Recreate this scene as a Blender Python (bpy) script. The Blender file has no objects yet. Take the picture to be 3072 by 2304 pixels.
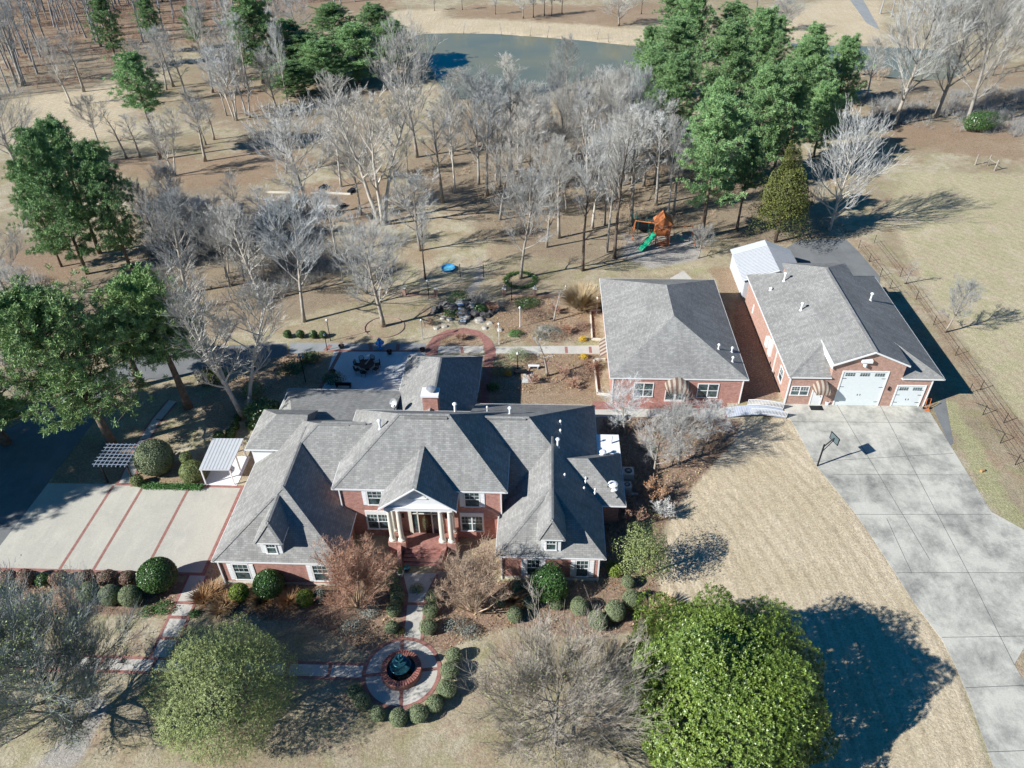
import bpy, bmesh, math, random
import numpy as np
from mathutils import Vector, Matrix
R=math.radians
scene=bpy.context.scene
COL=scene.collection
# ---------------------------------------------------------------- camera (aerial, 48 m up, recovered by photogrammetry)
FPX=2256.3; CH=48.0
def _axes(p,r,y):
    f=np.array([-math.sin(y)*math.cos(p),math.cos(y)*math.cos(p),-math.sin(p)])
    rt=np.array([math.cos(y),math.sin(y),0.0]); up=np.cross(rt,f)
    return math.cos(r)*rt+math.sin(r)*up, -math.sin(r)*rt+math.cos(r)*up, f
RT,UP,FW=_axes(.655668,-.01553,.050094)
cam_d=bpy.data.cameras.new('camera'); cam=bpy.data.objects.new('camera',cam_d); COL.objects.link(cam)
cam_d.sensor_width=36; cam_d.lens=FPX/3072*36; cam_d.clip_end=6000; cam_d.clip_start=.5
cam.matrix_world=Matrix(((RT[0],UP[0],-FW[0],0),(RT[1],UP[1],-FW[1],0),(RT[2],UP[2],-FW[2],CH),(0,0,0,1)))
scene.camera=cam
# ---------------------------------------------------------------- sky and sun
SUN_EL=32.5; SHADOW_AZ=26.0       # shadows fall 24 deg from +X towards +Y
world=bpy.data.worlds.new('World'); scene.world=world; world.use_nodes=True
nt=world.node_tree; bg=nt.nodes['Background']; sky=nt.nodes.new('ShaderNodeTexSky')
sky.sky_type='NISHITA'; sky.sun_disc=False; sky.sun_elevation=R(SUN_EL)
sv=Vector((-math.cos(R(SHADOW_AZ))*math.cos(R(SUN_EL)),-math.sin(R(SHADOW_AZ))*math.cos(R(SUN_EL)),math.sin(R(SUN_EL))))
sky.sun_rotation=math.atan2(sv.x,sv.y); sky.air_density=1.0; sky.dust_density=0.1; sky.ozone_density=4.0
bg.inputs['Strength'].default_value=0.055
hs_=nt.nodes.new('ShaderNodeHueSaturation'); hs_.inputs['Saturation'].default_value=1.6; nt.links.new(sky.outputs[0],hs_.inputs['Color']); nt.links.new(hs_.outputs[0],bg.inputs['Color'])
sd=bpy.data.lights.new('sun','SUN'); sd.energy=5.0; sd.angle=R(0.5); sd.color=(1,.99,.955)
so=bpy.data.objects.new('sun',sd); COL.objects.link(so); so.rotation_euler=sv.to_track_quat('Z','Y').to_euler(); so.location=(-60,0,90)
vs=scene.view_settings; vs.view_transform='Standard'; vs.look='None'; vs.gamma=1; vs.use_curve_mapping=False; vs.exposure=0.62
scene.cycles.max_bounces=5; scene.cycles.diffuse_bounces=3; scene.cycles.transparent_max_bounces=4; scene.cycles.caustics_reflective=False; scene.cycles.caustics_refractive=False
# ---------------------------------------------------------------- measuring helpers (photo pixel -> place in the world)
def ray(x,y): return (x-1536)*RT-(y-1152)*UP+FPX*FW
def G(x,y,z=0.0):
    d=ray(x,y); t=(z-CH)/d[2]; return Vector((d[0]*t,d[1]*t,z))
def WY(x,y,Y):
    d=ray(x,y); t=Y/d[1]; return Vector((d[0]*t,Y,CH+d[2]*t))
def scale_at(p):
    return FPX/float(np.dot(np.array([p[0],p[1],p[2]-CH]),FW))
def hgt(b,ty,zmax=40):
    p=G(*b); z=0.0
    while z<zmax:
        q=np.array([p.x,p.y,z-CH]); dd=q@FW; y=1152-FPX*(q@UP)/dd
        if y<=ty: return z
        z+=.1
    return z
# ---------------------------------------------------------------- object helpers
def link(o): COL.objects.link(o); return o
def tag(o,label=None,cat=None,group=None,kind=None):
    if label: o['label']=label
    if cat: o['category']=cat
    if group: o['group']=group
    if kind: o['kind']=kind
    return o
def wloc(o):
    v=Vector((0,0,0))
    while o is not None: v+=o.location; o=o.parent
    return v
def empty(name,loc,label,cat,group=None,rz=0.0):
    o=link(bpy.data.objects.new(name,None)); o.location=loc; o.rotation_euler=(0,0,rz); o.empty_display_size=.3
    return tag(o,label,cat,group)
class MB:
    def __init__(s): s.v=[]; s.f=[]; s.uv={}
    def face(s,pts):
        n=len(s.v); s.v+= [tuple(p) for p in pts]; s.f.append(tuple(range(n,n+len(pts)))); return s
    def box(s,x0,x1,y0,y1,z0,z1):
        n=len(s.v); s.v+=[(x0,y0,z0),(x1,y0,z0),(x1,y1,z0),(x0,y1,z0),(x0,y0,z1),(x1,y0,z1),(x1,y1,z1),(x0,y1,z1)]
        s.f+=[tuple(n+i for i in q) for q in ((0,3,2,1),(4,5,6,7),(0,1,5,4),(1,2,6,5),(2,3,7,6),(3,0,4,7))]; return s
    def obox(s,c,d,rz=0,M=None):
        M=M or Matrix.Rotation(rz,3,'Z'); c=Vector(c); n=len(s.v)
        for sx,sy,sz in ((-1,-1,-1),(1,-1,-1),(1,1,-1),(-1,1,-1),(-1,-1,1),(1,-1,1),(1,1,1),(-1,1,1)):
            s.v.append(tuple(c+M@Vector((sx*d[0]/2,sy*d[1]/2,sz*d[2]/2))))
        s.f+=[tuple(n+i for i in q) for q in ((0,3,2,1),(4,5,6,7),(0,1,5,4),(1,2,6,5),(2,3,7,6),(3,0,4,7))]; return s
    def tube(s,pts,rs,n=6,cap=True):
        pts=[Vector(p) for p in pts]
        if not hasattr(rs,'__len__'): rs=[rs]*len(pts)
        b=len(s.v); m=len(pts)
        for i,p in enumerate(pts):
            d=(pts[min(i+1,m-1)]-pts[max(i-1,0)])
            if d.length<1e-6: d=Vector((0,0,1))
            d.normalize(); a=d.orthogonal().normalized() if abs(d.z)<.9 else (Vector((1,0,0))-d*d.x).normalized(); c=d.cross(a)
            for k in range(n):
                t=2*math.pi*k/n; s.v.append(tuple(p+(a*math.cos(t)+c*math.sin(t))*rs[i]))
        for i in range(m-1):
            for k in range(n):
                s.f.append((b+i*n+k,b+i*n+(k+1)%n,b+(i+1)*n+(k+1)%n,b+(i+1)*n+k))
        if cap: s.f.append(tuple(b+k for k in reversed(range(n)))); s.f.append(tuple(b+(m-1)*n+k for k in range(n)))
        return s
    def lathe(s,c,prof,n=24):
        b=len(s.v); m=len(prof)
        for r,z in prof:
            for k in range(n):
                t=2*math.pi*k/n; s.v.append((c[0]+r*math.cos(t),c[1]+r*math.sin(t),c[2]+z))
        for i in range(m-1):
            for k in range(n): s.f.append((b+i*n+k,b+i*n+(k+1)%n,b+(i+1)*n+(k+1)%n,b+(i+1)*n+k))
        s.f.append(tuple(b+k for k in reversed(range(n)))); s.f.append(tuple(b+(m-1)*n+k for k in range(n))); return s
    def prism(s,poly,z0,z1):
        n=len(s.v); m=len(poly)
        a=sum(poly[i][0]*poly[(i+1)%m][1]-poly[(i+1)%m][0]*poly[i][1] for i in range(m))
        if a<0: poly=poly[::-1]
        s.v+=[(p[0],p[1],z0) for p in poly]+[(p[0],p[1],z1) for p in poly]
        s.f.append(tuple(n+i for i in reversed(range(m)))); s.f.append(tuple(n+m+i for i in range(m)))
        for i in range(m): s.f.append((n+i,n+(i+1)%m,n+m+(i+1)%m,n+m+i))
        return s
    def build(s,name,mat,parent=None,smooth=False,uv=False,local=False,mats=None):
        me=bpy.data.meshes.new(name)
        off=Vector((0,0,0)) if (parent is None or local) else wloc(parent)
        V=np.array(s.v,dtype=float)
        if len(V): V-=np.array(off)
        me.from_pydata(V.tolist(),[],s.f)
        me.materials.append(mat)
        if uv: face_uv(me)
        if smooth: me.shade_smooth()
        me.update()
        o=link(bpy.data.objects.new(name,me)); o.parent=parent
        return o
def face_uv(me):
    l=me.uv_layers.new(name='UV')
    for p in me.polygons:
        n=p.normal; h=Vector((-n.y,n.x,0))
        if h.length<1e-3: h=Vector((1,0,0))
        h.normalize(); w=n.cross(h)
        for li in p.loop_indices:
            c=me.vertices[me.loops[li].vertex_index].co; l.data[li].uv=(c.dot(h),c.dot(w))
def copy_tree(o,loc,rz=0,sc=1,label=None,group=None,tilt=(0,0)):
    r=o.copy(); COL.objects.link(r); r.location=loc; r.rotation_euler=(tilt[0],tilt[1],rz)
    r.scale=(sc,sc,sc) if not hasattr(sc,'__len__') else sc
    if label: r['label']=label
    if group: r['group']=group
    elif 'group' in r.keys(): del r['group']
    for ch in list(o.children):
        c=ch.copy(); COL.objects.link(c); c.parent=r
        for g in list(ch.children):
            d=g.copy(); COL.objects.link(d); d.parent=c
    return r
# ---------------------------------------------------------------- materials
def newmat(name):
    m=bpy.data.materials.new(name); m.use_nodes=True; t=m.node_tree; return m,t,t.nodes['Principled BSDF']
def N(t,ty,**k):
    n=t.nodes.new(ty)
    for a,b in k.items(): setattr(n,a,b)
    return n
def noise(t,vec,scale,detail=4,rough=.6,dist=0):
    n=N(t,'ShaderNodeTexNoise'); n.inputs['Scale'].default_value=scale; n.inputs['Detail'].default_value=detail; n.inputs['Roughness'].default_value=rough; n.inputs['Distortion'].default_value=dist
    if vec is not None: t.links.new(vec,n.inputs['Vector'])
    return n.outputs['Fac']
def ramp(t,fac,stops):
    r=N(t,'ShaderNodeValToRGB'); e=r.color_ramp.elements
    while len(e)<len(stops): e.new(.5)
    for i,(p,c) in enumerate(stops):
        e[i].position=p; e[i].color=(*c,1) if hasattr(c,'__len__') else (c,c,c,1)
    t.links.new(fac,r.inputs[0]); return r.outputs[0]
def mix(t,a,b,fac,mode='MIX'):
    m=N(t,'ShaderNodeMix',data_type='RGBA',blend_type=mode)
    for s,val in ((6,a),(7,b)):
        if hasattr(val,'is_output') or isinstance(val,bpy.types.NodeSocket): t.links.new(val,m.inputs[s])
        else: m.inputs[s].default_value=(*val,1)
    if isinstance(fac,bpy.types.NodeSocket): t.links.new(fac,m.inputs[0])
    else: m.inputs[0].default_value=fac
    return m.outputs[2]
def math_(t,op,a,b=0.0,clamp=False):
    m=N(t,'ShaderNodeMath',operation=op,use_clamp=clamp)
    for i,val in enumerate((a,b)):
        if isinstance(val,bpy.types.NodeSocket): t.links.new(val,m.inputs[i])
        else: m.inputs[i].default_value=val
    return m.outputs[0]
def obj_vec(t,sx=1,sy=1,sz=1,kind='Object'):
    tc=N(t,'ShaderNodeTexCoord'); mp=N(t,'ShaderNodeMapping'); mp.inputs['Scale'].default_value=(sx,sy,sz); t.links.new(tc.outputs[kind],mp.inputs[0]); return mp.outputs[0]
def bump(t,b,h,st=.3,dist=.02):
    n=N(t,'ShaderNodeBump'); n.inputs['Strength'].default_value=st; n.inputs['Distance'].default_value=dist; t.links.new(h,n.inputs['Height']); t.links.new(n.outputs[0],b.inputs['Normal'])
def simple(name,c,rough=.7,metal=0,var=.15,scale=3.0,spec=.3,bmp=0,per_obj=0):
    m,t,b=newmat(name); b.inputs['Roughness'].default_value=rough; b.inputs['Metallic'].default_value=metal; b.inputs['Specular IOR Level'].default_value=spec
    v=obj_vec(t); f=noise(t,v,scale,5); lo=tuple(x*(1-var) for x in c); hi=tuple(min(1,x*(1+var)) for x in c)
    col=ramp(t,f,[(.3,lo),(.7,hi)])
    if per_obj:
        oi=N(t,'ShaderNodeObjectInfo'); k=math_(t,'MULTIPLY_ADD',oi.outputs['Random'],per_obj); k.node.inputs[2].default_value=1-per_obj/2
        rf=math_(t,'FRACT',math_(t,'MULTIPLY',oi.outputs['Random'],7.31)); col=mix(t,col,(1.0,.91,.80),math_(t,'MULTIPLY',rf,.8),'MULTIPLY'); hs=N(t,'ShaderNodeHueSaturation'); t.links.new(col,hs.inputs['Color']); t.links.new(k,hs.inputs['Value']); col=hs.outputs[0]
    t.links.new(col,b.inputs['Base Color'])
    if bmp: bump(t,b,f,bmp)
    return m
def leafmat(name,lo,hi,rough=.45,spec=.4,trans=.0,scale=.9,per_obj=.2,patch=1.3):
    """foliage: each leaf gets its own tone (random per island) plus slow patches of tone over the crown"""
    m,t,b=newmat(name); b.inputs['Roughness'].default_value=rough; b.inputs['Specular IOR Level'].default_value=spec
    g=N(t,'ShaderNodeNewGeometry'); v=obj_vec(t); f=noise(t,v,patch,3)
    k=math_(t,'ADD',math_(t,'MULTIPLY',g.outputs['Random Per Island'],.55),math_(t,'MULTIPLY',f,.45))
    col=ramp(t,k,[(.2,lo),(.8,hi)])
    oi=N(t,'ShaderNodeObjectInfo'); kk=math_(t,'MULTIPLY_ADD',oi.outputs['Random'],per_obj); kk.node.inputs[2].default_value=1-per_obj/2
    hs=N(t,'ShaderNodeHueSaturation'); t.links.new(col,hs.inputs['Color']); t.links.new(kk,hs.inputs['Value']); col=hs.outputs[0]
    t.links.new(col,b.inputs['Base Color'])
    return m
def shingle_mat():
    m,t,b=newmat('shingle'); b.inputs['Roughness'].default_value=.9; b.inputs['Specular IOR Level'].default_value=.15
    v=obj_vec(t,kind='UV'); br=N(t,'ShaderNodeTexBrick'); t.links.new(v,br.inputs[0])
    br.inputs['Scale'].default_value=1; br.inputs['Brick Width'].default_value=.34; br.inputs['Row Height'].default_value=.16; br.inputs['Mortar Size'].default_value=.012; br.inputs['Mortar Smooth'].default_value=.3
    br.inputs['Color1'].default_value=(.265,.26,.245,1); br.inputs['Color2'].default_value=(.38,.37,.345,1); br.inputs['Mortar'].default_value=(.19,.19,.19,1); br.inputs['Bias'].default_value=-.25
    v2=obj_vec(t,1.2,3,1,kind='UV'); f=noise(t,v2,1.4,5,.7); c=mix(t,br.outputs[0],(.47,.455,.42),ramp(t,f,[(.55,0),(.8,.55)]))
    f2=noise(t,v,.25,3); c=mix(t,c,ramp(t,f2,[(.3,.82),(.7,1.08)]),1,'MULTIPLY'); f3=noise(t,obj_vec(t,1.6,.22,1,kind='UV'),1.3,5,.7); c=mix(t,c,ramp(t,f3,[(.35,.84),(.6,1.05)]),1,'MULTIPLY')
    t.links.new(c,b.inputs['Base Color']); bump(t,b,br.outputs['Fac'],.25,-.01); return m
def brick_mat(name='brick',c1=(.48,.225,.18),c2=(.37,.155,.12),mort=(.48,.38,.33)):
    m,t,b=newmat(name); b.inputs['Roughness'].default_value=.85; b.inputs['Specular IOR Level'].default_value=.2
    v=obj_vec(t,kind='UV'); br=N(t,'ShaderNodeTexBrick'); t.links.new(v,br.inputs[0]); br.inputs['Scale'].default_value=1
    br.inputs['Brick Width'].default_value=.23; br.inputs['Row Height'].default_value=.078; br.inputs['Mortar Size'].default_value=.007
    br.inputs['Color1'].default_value=(*c1,1); br.inputs['Color2'].default_value=(*c2,1); br.inputs['Mortar'].default_value=(*mort,1)
    f=noise(t,v,3,5,.7); c=mix(t,br.outputs[0],ramp(t,f,[(.3,.75),(.7,1.2)]),1,'MULTIPLY')
    t.links.new(c,b.inputs['Base Color']); return m
def concrete_mat(name,c,dirt=.5,dark=(.16,.17,.17),sc=.12):
    m,t,b=newmat(name); b.inputs['Roughness'].default_value=.85; b.inputs['Specular IOR Level'].default_value=.2
    v=obj_vec(t); a=noise(t,v,sc,9,.75,.15); f=noise(t,v,9,4,.7); s=noise(t,obj_vec(t,1,.3,1),.8,6,.7,.1)
    col=mix(t,c,dark,math_(t,'MULTIPLY',ramp(t,a,[(.43,0),(.66,1)]),dirt))
    col=mix(t,col,tuple(min(1,x*1.25) for x in c),math_(t,'MULTIPLY',ramp(t,s,[(.5,0),(.72,1)]),.5))
    col=mix(t,col,ramp(t,f,[(.3,.88),(.7,1.1)]),1,'MULTIPLY')
    t.links.new(col,b.inputs['Base Color']); return m
def glass_mat():
    m,t,b=newmat('window_glass'); b.inputs['Base Color'].default_value=(.03,.05,.055,1); b.inputs['Roughness'].default_value=.06; b.inputs['Specular IOR Level'].default_value=.8
    v=obj_vec(t,1,1,1); f=noise(t,v,2.2,2); t.links.new(ramp(t,f,[(.35,(.02,.035,.04)),(.7,(.10,.15,.15))]),b.inputs['Base Color']); return m
M={}
M['shingle']=shingle_mat(); M['brick']=brick_mat(); M['brick_orange']=brick_mat('brick_orange',(.47,.27,.20),(.38,.205,.155),(.50,.42,.37)); M['paver']=brick_mat('paver',(.37,.17,.14),(.28,.12,.10),(.33,.22,.19))
M['white']=simple('white_paint',(.80,.80,.80),.5,var=.04); M['cream']=simple('cream_paint',(.72,.68,.58),.6,var=.06); M['trim']=simple('white_trim',(.78,.78,.77),.5,var=.03)
M['glass']=glass_mat(); M['dark']=simple('dark_metal',(.025,.025,.028),.45,.3,.2); M['black']=simple('black_iron',(.015,.017,.02),.5,.2,.2)
M['concrete']=concrete_mat('concrete',(.53,.51,.445),1.0,(.20,.20,.18),.26); M['patio']=concrete_mat('patio_concrete',(.62,.63,.61),.3,(.3,.29,.27)); M['parking']=concrete_mat('parking_concrete',(.50,.475,.405),.45,(.33,.325,.30),.2); M['walk']=concrete_mat('walk_concrete',(.55,.52,.46),.4,(.32,.30,.27),.4)
M['gravel']=concrete_mat('gravel_drive',(.30,.31,.31),.5,(.2,.2,.19),.3); M['asphalt']=concrete_mat('asphalt',(.20,.205,.205),.5,(.11,.115,.115),.3)
M['joint']=simple('joint_dark',(.13,.13,.125),.9,var=.3); M['bark']=simple('bark_dark',(.13,.10,.08),.9,var=.35,scale=4,bmp=.5); M['bark_pine']=simple('bark_pine',(.17,.125,.095),.9,var=.4,scale=3,bmp=.6)
M['twig']=simple('twig_grey',(.45,.46,.455),.85,var=.25,scale=.6,per_obj=.6); M['limb']=simple('limb_grey',(.33,.31,.28),.85,var=.35,scale=1.2,bmp=.4,per_obj=.25)
M['twig_pale']=simple('twig_pale',(.50,.505,.495),.8,var=.2,scale=.6,per_obj=.35); M['limb_pale']=simple('limb_pale',(.50,.49,.46),.8,var=.25,scale=1.2,per_obj=.2)
M['twig_brown']=simple('twig_brown',(.42,.26,.19),.85,var=.3,scale=.8,per_obj=.15); M['twig_tan']=simple('twig_tan',(.46,.34,.245),.85,var=.3,scale=.8); M['limb_tan']=simple('limb_tan',(.50,.38,.27),.8,var=.2)
M['pine']=leafmat('pine_needles',(.09,.20,.09),(.31,.46,.18),.55,.3,per_obj=.35,patch=.35); M['pine_near']=leafmat('pine_needles_light',(.10,.21,.075),(.36,.49,.19),.5,.35,per_obj=.15,patch=.5)
M['magnolia']=leafmat('magnolia_leaves',(.035,.085,.015),(.27,.36,.065),.38,.5,patch=.5); M['oak']=leafmat('oak_leaves',(.085,.12,.035),(.38,.43,.165),.5,.35,patch=.6); M['holly']=leafmat('holly_leaves',(.025,.075,.02),(.10,.19,.05),.3,.5,patch=1.2)
M['box']=leafmat('boxwood_leaves',(.15,.19,.10),(.33,.38,.21),.55,.3,patch=1.5); M['box_yellow']=leafmat('golden_shrub_leaves',(.09,.14,.02),(.24,.30,.05),.5,.3); M['brownhedge']=leafmat('russet_leaves',(.15,.09,.07),(.38,.25,.18),.6,.3); M['cedar']=leafmat('cedar_foliage',(.04,.055,.015),(.17,.18,.045),.6,.3,patch=.8)
M['silver']=leafmat('silver_leaves',(.15,.165,.14),(.33,.36,.32),.6,.3); M['yellow']=leafmat('yellow_leaves',(.45,.28,.02),(.75,.52,.05),.5,.3); M['orange']=leafmat('orange_leaves',(.32,.14,.06),(.55,.30,.15),.6,.3); M['green']=leafmat('green_leaves',(.04,.12,.03),(.12,.26,.07),.5,.3); M['straw']=leafmat('straw_blades',(.35,.25,.13),(.62,.50,.32),.7,.2); M['rustgrass']=leafmat('rust_grass',(.25,.13,.06),(.48,.30,.15),.7,.2)
M['metalroof']=simple('white_metal_roof',(.60,.62,.64),.35,.1,.05); M['metalroof_shadow']=simple('roof_groove_shade',(.35,.36,.38),.5,var=.1)  # the darker grey puts the shade of the ribbed roof into the colour
M['wood_red']=simple('stained_cedar',(.46,.16,.06),.7,var=.25,scale=4); M['wood']=simple('weathered_wood',(.33,.29,.25),.85,var=.3,scale=4); M['slide']=simple('green_plastic',(.01,.33,.17),.3,var=.05,spec=.5); M['blue']=simple('blue_plastic',(.03,.28,.62),.35,var=.15,spec=.5); M['rock']=simple('dark_rock',(.10,.095,.09),.85,var=.5,scale=1.5,bmp=.6); M['rock_pale']=simple('pale_rock',(.42,.39,.34),.85,var=.4,scale=1.5,bmp=.6)
M['awn_a']=simple('awning_tan',(.17,.105,.08),.8,var=.05); M['awn_b']=simple('awning_cream',(.38,.33,.27),.8,var=.05); M['doorwhite']=simple('garage_door_paint',(.70,.74,.74),.5,var=.03); M['fountain']=simple('verdigris_bronze',(.03,.12,.16),.35,.5,.4,5); M['steel']=simple('galvanised_steel',(.55,.56,.56),.4,.6,.1); M['acgrey']=simple('painted_steel_beige',(.55,.57,.54),.5,var=.08); M['orangepaint']=simple('orange_paint',(.6,.17,.04),.5)
# ================================================================ GROUND
def pip_dist(px,py,poly):
    """signed distance (negative inside) from points to polygon, vectorised"""
    P=np.array([(p[0],p[1]) for p in poly]); d=np.full(px.shape,1e9); ins=np.zeros(px.shape,bool); n=len(P)
    for i in range(n):
        a=P[i]; b=P[(i+1)%n]; ab=b-a; L=max(1e-9,ab@ab)
        t=np.clip(((px-a[0])*ab[0]+(py-a[1])*ab[1])/L,0,1); d=np.minimum(d,np.hypot(px-a[0]-t*ab[0],py-a[1]-t*ab[1]))
        c=((a[1]>py)!=(b[1]>py))&(px<(b[0]-a[0])*(py-a[1])/((b[1]-a[1]) if b[1]!=a[1] else 1e-9)+a[0]); ins^=c
    return np.where(ins,-d,d)
def pg(pts,z=0): return [G(x,y,z) for x,y in pts]
litter=[(pg([(1330,1003),(1440,1003),(1452,1036),(1320,1036)]),1),(pg([(1460,1060),(1800,1060),(1810,1215),(1480,1215)]),.9),(pg([(300,470),(620,470),(820,420),(950,480),(760,560),(560,570),(330,520)]),.8),
 (pg([(650,240),(800,270),(800,350),(660,330)]),1),(pg([(880,560),(1130,520),(1180,560),(1100,680),(900,660)]),.9),
 (pg([(0,200),(400,120),(900,40),(1200,30),(1200,-40),(0,-40)]),.75),(pg([(1340,50),(1400,15),(2010,15),(2010,50),(1850,80),(1570,60)]),1),
 (pg([(1300,-30),(3072,-30),(3072,0),(1300,0)]),.6),(pg([(2560,330),(2800,380),(3072,350),(3072,480),(2900,470),(2700,430)]),.95),(pg([(2960,200),(3072,190),(3072,330),(2960,300)]),.5),
 (pg([(1530,890),(1790,880),(1800,1020),(1760,1010),(1600,1020),(1500,1000),(1460,950)]),1),(pg([(1480,1065),(1790,1065),(1800,1180),(1560,1180),(1480,1160)]),.95),
 (pg([(850,1050),(990,1040),(990,1150),(870,1165),(700,1250),(640,1350),(600,1200)]),1),(pg([(150,1330),(430,1330),(420,1440),(160,1450)]),.8),(pg([(415,1390),(600,1380),(600,1450),(420,1450)]),1),
 (pg([(0,1230),(110,1300),(60,1400),(0,1400)]),.9),(pg([(2130,810),(2230,790),(2240,920),(2160,900)]),.9),
 (pg([(2560,740),(2600,740),(2860,1130),(2830,1130)]),.6),(pg([(2650,760),(2690,770),(3100,1320),(3100,1400),(2900,1150)]),.55),(pg([(0,760),(250,740),(260,830),(0,880)]),.8),(pg([(1100,560),(1350,560),(1400,660),(1250,700),(1100,690)]),.35)]
mulch=[(pg([(2205,880),(2245,870),(2340,1200),(2200,1205)]),1),(pg([(640,1740),(700,1745),(980,1745),(1180,1700),(1220,1830),(1195,1930),(1090,1960),(960,1880),(760,1850),(600,1835),(590,1790)]),1),
 (pg([(1290,1730),(1500,1745),(1800,1745),(1960,1690),(1980,1780),(1960,1880),(1780,1920),(1540,1880),(1440,1900),(1330,1960),(1270,1930)]),1),
 (pg([(0,1740),(560,1745),(520,1840),(440,1850),(200,1840),(0,1820)]),.9),(pg([(1800,1250),(2150,1250),(2230,1260),(2200,1330),(2050,1500),(1960,1640),(1880,1720),(1790,1740),(1790,1500)]),.85)]
green=[(pg([(2800,1200),(2860,1190),(3072,1560),(3072,1650),(2980,1530)]),.85),(pg([(1900,1230),(2200,1260),(2150,1340),(2020,1470),(1950,1420)]),.45),(pg([(430,1270),(700,1100),(820,1180),(620,1330)]),.35),(pg([(1740,1020),(1800,980),(1800,1040),(1700,1045)]),.9),
 (pg([(1780,760),(2160,780),(2130,830),(1790,830)]),.45),(pg([(1000,780),(1790,780),(1790,870),(1000,880)]),.28),(pg([(700,880),(1300,880),(1290,1020),(900,1030)]),.15),(pg([(2620,560),(2700,500),(3300,520),(3300,1500),(3072,1300),(2900,1050),(2750,830)]),.5),(pg([(200,1780),(560,1800),(520,1960),(200,1960)]),.3),(pg([(500,640),(760,600),(850,700),(560,760)]),.5)]
pale=[(pg([(2030,1500),(2200,1270),(2370,1250),(2560,1540),(2840,1930),(2990,2400),(2500,2500),(2000,2000),(1950,1800)]),1),(pg([(1190,60),(1400,58),(1750,75),(1960,95),(1960,135),(1600,112),(1220,102)]),1.25),(pg([(1160,30),(1340,25),(1330,60),(1160,75)]),.9),(pg([(2330,60),(2480,0),(2640,0),(2640,130),(2360,120)]),1.1),
 (pg([(0,300),(380,230),(420,400),(0,460)]),.65),(pg([(1150,540),(1480,540),(1430,620),(1130,640)]),.5),(pg([(700,560),(520,600),(760,640),(900,600)]),.6),(pg([(2640,620),(2720,510),(3400,520),(3400,1700),(3080,1290),(2900,1040),(2760,850)]),.62),(pg([(1850,830),(2110,770),(2160,800),(2000,835)]),.5),(pg([(700,2080),(1460,2150),(1450,2400),(0,2400),(0,2200)]),.25)]
bare=[(pg([(280,2060),(330,2120),(230,2304),(100,2304),(200,2200)]),1),(pg([(1425,840),(1440,770),(1450,840),(1415,890),(1395,880)]),1),(pg([(1870,700),(2100,700),(2110,780),(1950,810),(1860,770)]),.8)]
def lines(lo,d0,d1,hi,step,grow):
    a=list(np.arange(d0,d1+1e-6,step)); s=step; x=d1
    while x<hi: s*=grow; x+=s; a.append(x)
    s=step; x=d0; b=[]
    while x>lo: s*=grow; x-=s; b.append(x)
    return np.array(b[::-1]+a)
gx=lines(-2200,-50,45,2200,.6,1.035); gy=lines(-300,20,92,2600,.6,1.025)
XX,YY=np.meshgrid(gx,gy); fx=XX.ravel(); fy=YY.ravel()
rng=np.random.default_rng(4)
def weight(lst,soft):
    w=np.zeros(fx.shape)
    for poly,k in lst: w=np.maximum(w,k*np.clip(.5-pip_dist(fx,fy,poly)/soft,0,1))
    return w
soft=np.clip(1.0+np.maximum(0,fy-70)*.06,1,9)
duff_shade=[(pg([(430,560),(1000,560),(1050,900),(760,1000),(480,1000),(380,760)]),.9),(pg([(1180,500),(1330,640),(1560,780),(1860,800),(2120,720),(2300,760),(2560,700),(2400,450),(2000,330),(1600,330),(1330,330)]),.75),(pg([(0,-60),(1200,-60),(900,180),(600,130),(300,260),(0,300)]),.8),(pg([(560,130),(900,200),(1200,200),(1150,480),(900,540),(700,440),(520,330)]),.6),(pg([(0,700),(300,720),(420,1000),(0,1100)]),.9),(pg([(2560,200),(3300,180),(3300,420),(2800,430),(2560,330)]),.7)]  # brown-grey forest floor, its tone also darkened for the shade of the trees
W={'duff_shade':weight(duff_shade,soft*2),'litter':weight(litter,soft),'mulch':weight(mulch,.8+0*soft),'green':weight(green,soft*1.5),'pale':weight(pale,soft),'bare':weight(bare,soft)}
me=bpy.data.meshes.new('ground'); nx=len(gx); ny=len(gy)
# pond basins: the sheet drops under the water
pond1=pg([(1235,108),(1270,100),(1360,98),(1480,100),(1600,108),(1750,120),(1900,136),(1985,150),(2020,190),(1960,215),(1840,230),(1740,240),(1640,280),(1560,305),(1440,300),(1360,290),(1320,255),(1290,200),(1250,150)])
pond2=pg([(2370,128),(2480,135),(2640,138),(2790,146),(2870,160),(2900,205),(2860,232),(2760,240),(2600,222),(2480,195),(2400,165)])
dz=np.zeros(fx.shape)
for pp in (pond1,pond2):
    s=pip_dist(fx,fy,pp); dz=np.minimum(dz,-1.2*np.clip(-s/2.0,0,1))
hill=np.clip((fy-330)/600,0,1)*10*(np.sin(fx*.006)+1)
mnd=-0.0*fx
verts=np.stack([fx,fy,dz+hill],1)
ii=(np.arange(ny-1)[:,None]*nx+np.arange(nx-1)[None,:]).ravel()
faces=np.stack([ii,ii+1,ii+nx+1,ii+nx],1)
me.from_pydata(verts.tolist(),[],faces.tolist())
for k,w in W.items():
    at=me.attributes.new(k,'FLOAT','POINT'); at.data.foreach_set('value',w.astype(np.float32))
me.shade_smooth()
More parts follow.
